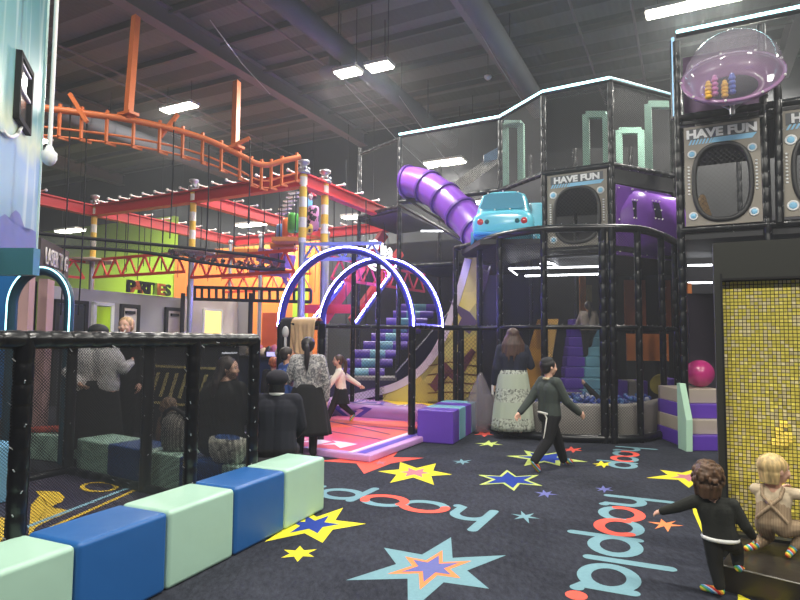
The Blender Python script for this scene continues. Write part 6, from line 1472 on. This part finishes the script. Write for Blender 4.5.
# 9 seated woman in black in the pen
q9 = s0+fd*2.05+fb*.22
person('woman in black seated behind the pen netting, head turned to the right', (q9.x, q9.y, .0), -.5, 1.62, J=sitting(.03, .26, .27), top=BLKC, trousers=BLKC, shoes=M['black'], hair='long', hairm=hm('brown3', (52, 40, 36)), extra=dict(hair_len=1.2), wide=1.3, head_yaw=-1.1)
# 10 woman in white blouse
WBLO = ramp_mat('white_checked_blouse', 'voronoi', 45, [(0, (150, 146, 148)), (.4, (206, 202, 202)), (1, (216, 212, 212))], rough=.8, interp='LINEAR')
person('woman in pale checked blouse and black skirt standing with hands behind her back', (-3.62, 7.0, 0), .1, 1.62, J=dict(elL=(-.19, -.05, .66), wrL=(-.08, -.115, .585), elR=(.19, -.02, .68), wrR=(.19, .13, .72)), top=WBLO, skirt=BLKC, skirt_spec=(.60, .12, .13, .21, 8, .03), tights=M['black'], shoes=M['black'], hair='beret', hairm=hm('black3', (26, 24, 26)), wide=1.35, top_hem=.58)
# 11 person facing
person('person in dark clothes facing the camera beyond the pen, fair hair tied back', (-.472*8.2, 8.2, 0), 3.1, 1.76, top=BLKC, trousers=BLKC, shoes=M['black'], hair='short', hairm=hm('fair', (196, 156, 110)), smile=True)
# 12 curly child standing behind the bench
q12 = s0+fd*.75+fb*.62
person('curly haired toddler just behind the pen netting beside the woman in the pale blouse', (q12.x, q12.y, 0), .3, .80, hf=.23, top=mat('brown_jumper', (110, 84, 70), .9), trousers=BLKC, shoes=M['black'], hair='curly', hairm=hm('light_brown', (120, 92, 66)), head_yaw=-.8)
# 14 climbing child
cz = .55+.2*3; cy = 10.9+.27*3+.12
person('child in beige top and dark skirt climbing the foam stairs in the cage', (.325*cy, cy, cz), -.15, 1.12, hf=.16, J=dict(elL=(-.17, .1, .62), wrL=(-.15, .22, .60), elR=(.17, .1, .62), wrR=(.15, .22, .60), knR=(.05, .17, .33), anR=(.05, .16, .10+.10), toeR=(.05, .24, .18)), top=mat('beige_top', (150, 138, 126), .9), trousers=BLKC, shoes=M['black'], hair='pony', hairm=hm('dark2', (40, 32, 30)), wide=1.2)
# 15 child in ball pit
person('child in dark clothes lying back in the ball pit with one arm raised', (.325*9.75, 9.75, .30), 1.2, 1.1, hf=.165, J=dict(pel=(0, .1, .10), chest=(0, -.09, .16), neck=(0, -.18, .19), head=(0, -.27, .24), shL=(-.1, -.15, .18), shR=(.1, -.15, .19), elL=(-.12, -.05, .3), wrL=(-.1, .05, .42), elR=(.17, .0, .16), wrR=(.15, .12, .14), hipL=(-.05, .13, .1), hipR=(.05, .13, .1), knL=(-.05, .3, .2), knR=(.06, .3, .13), anL=(-.05, .42, .06), anR=(.06, .48, .06)), top=BLKC, trousers=BLKC, shoes=M['black'], hair='short', hairm=hm('dark3', (40, 32, 30)))
# 16 toddler far back by the counter
p16 = W(273.5, 360, 9.9)
person('small red haired toddler in black standing by the navy counter', (p16.x, 9.9, 0), .4, 1.16, hf=.17, top=BLKC, trousers=BLKC, shoes=M['black'], hair='short', hairm=hm('red', (176, 96, 60)))
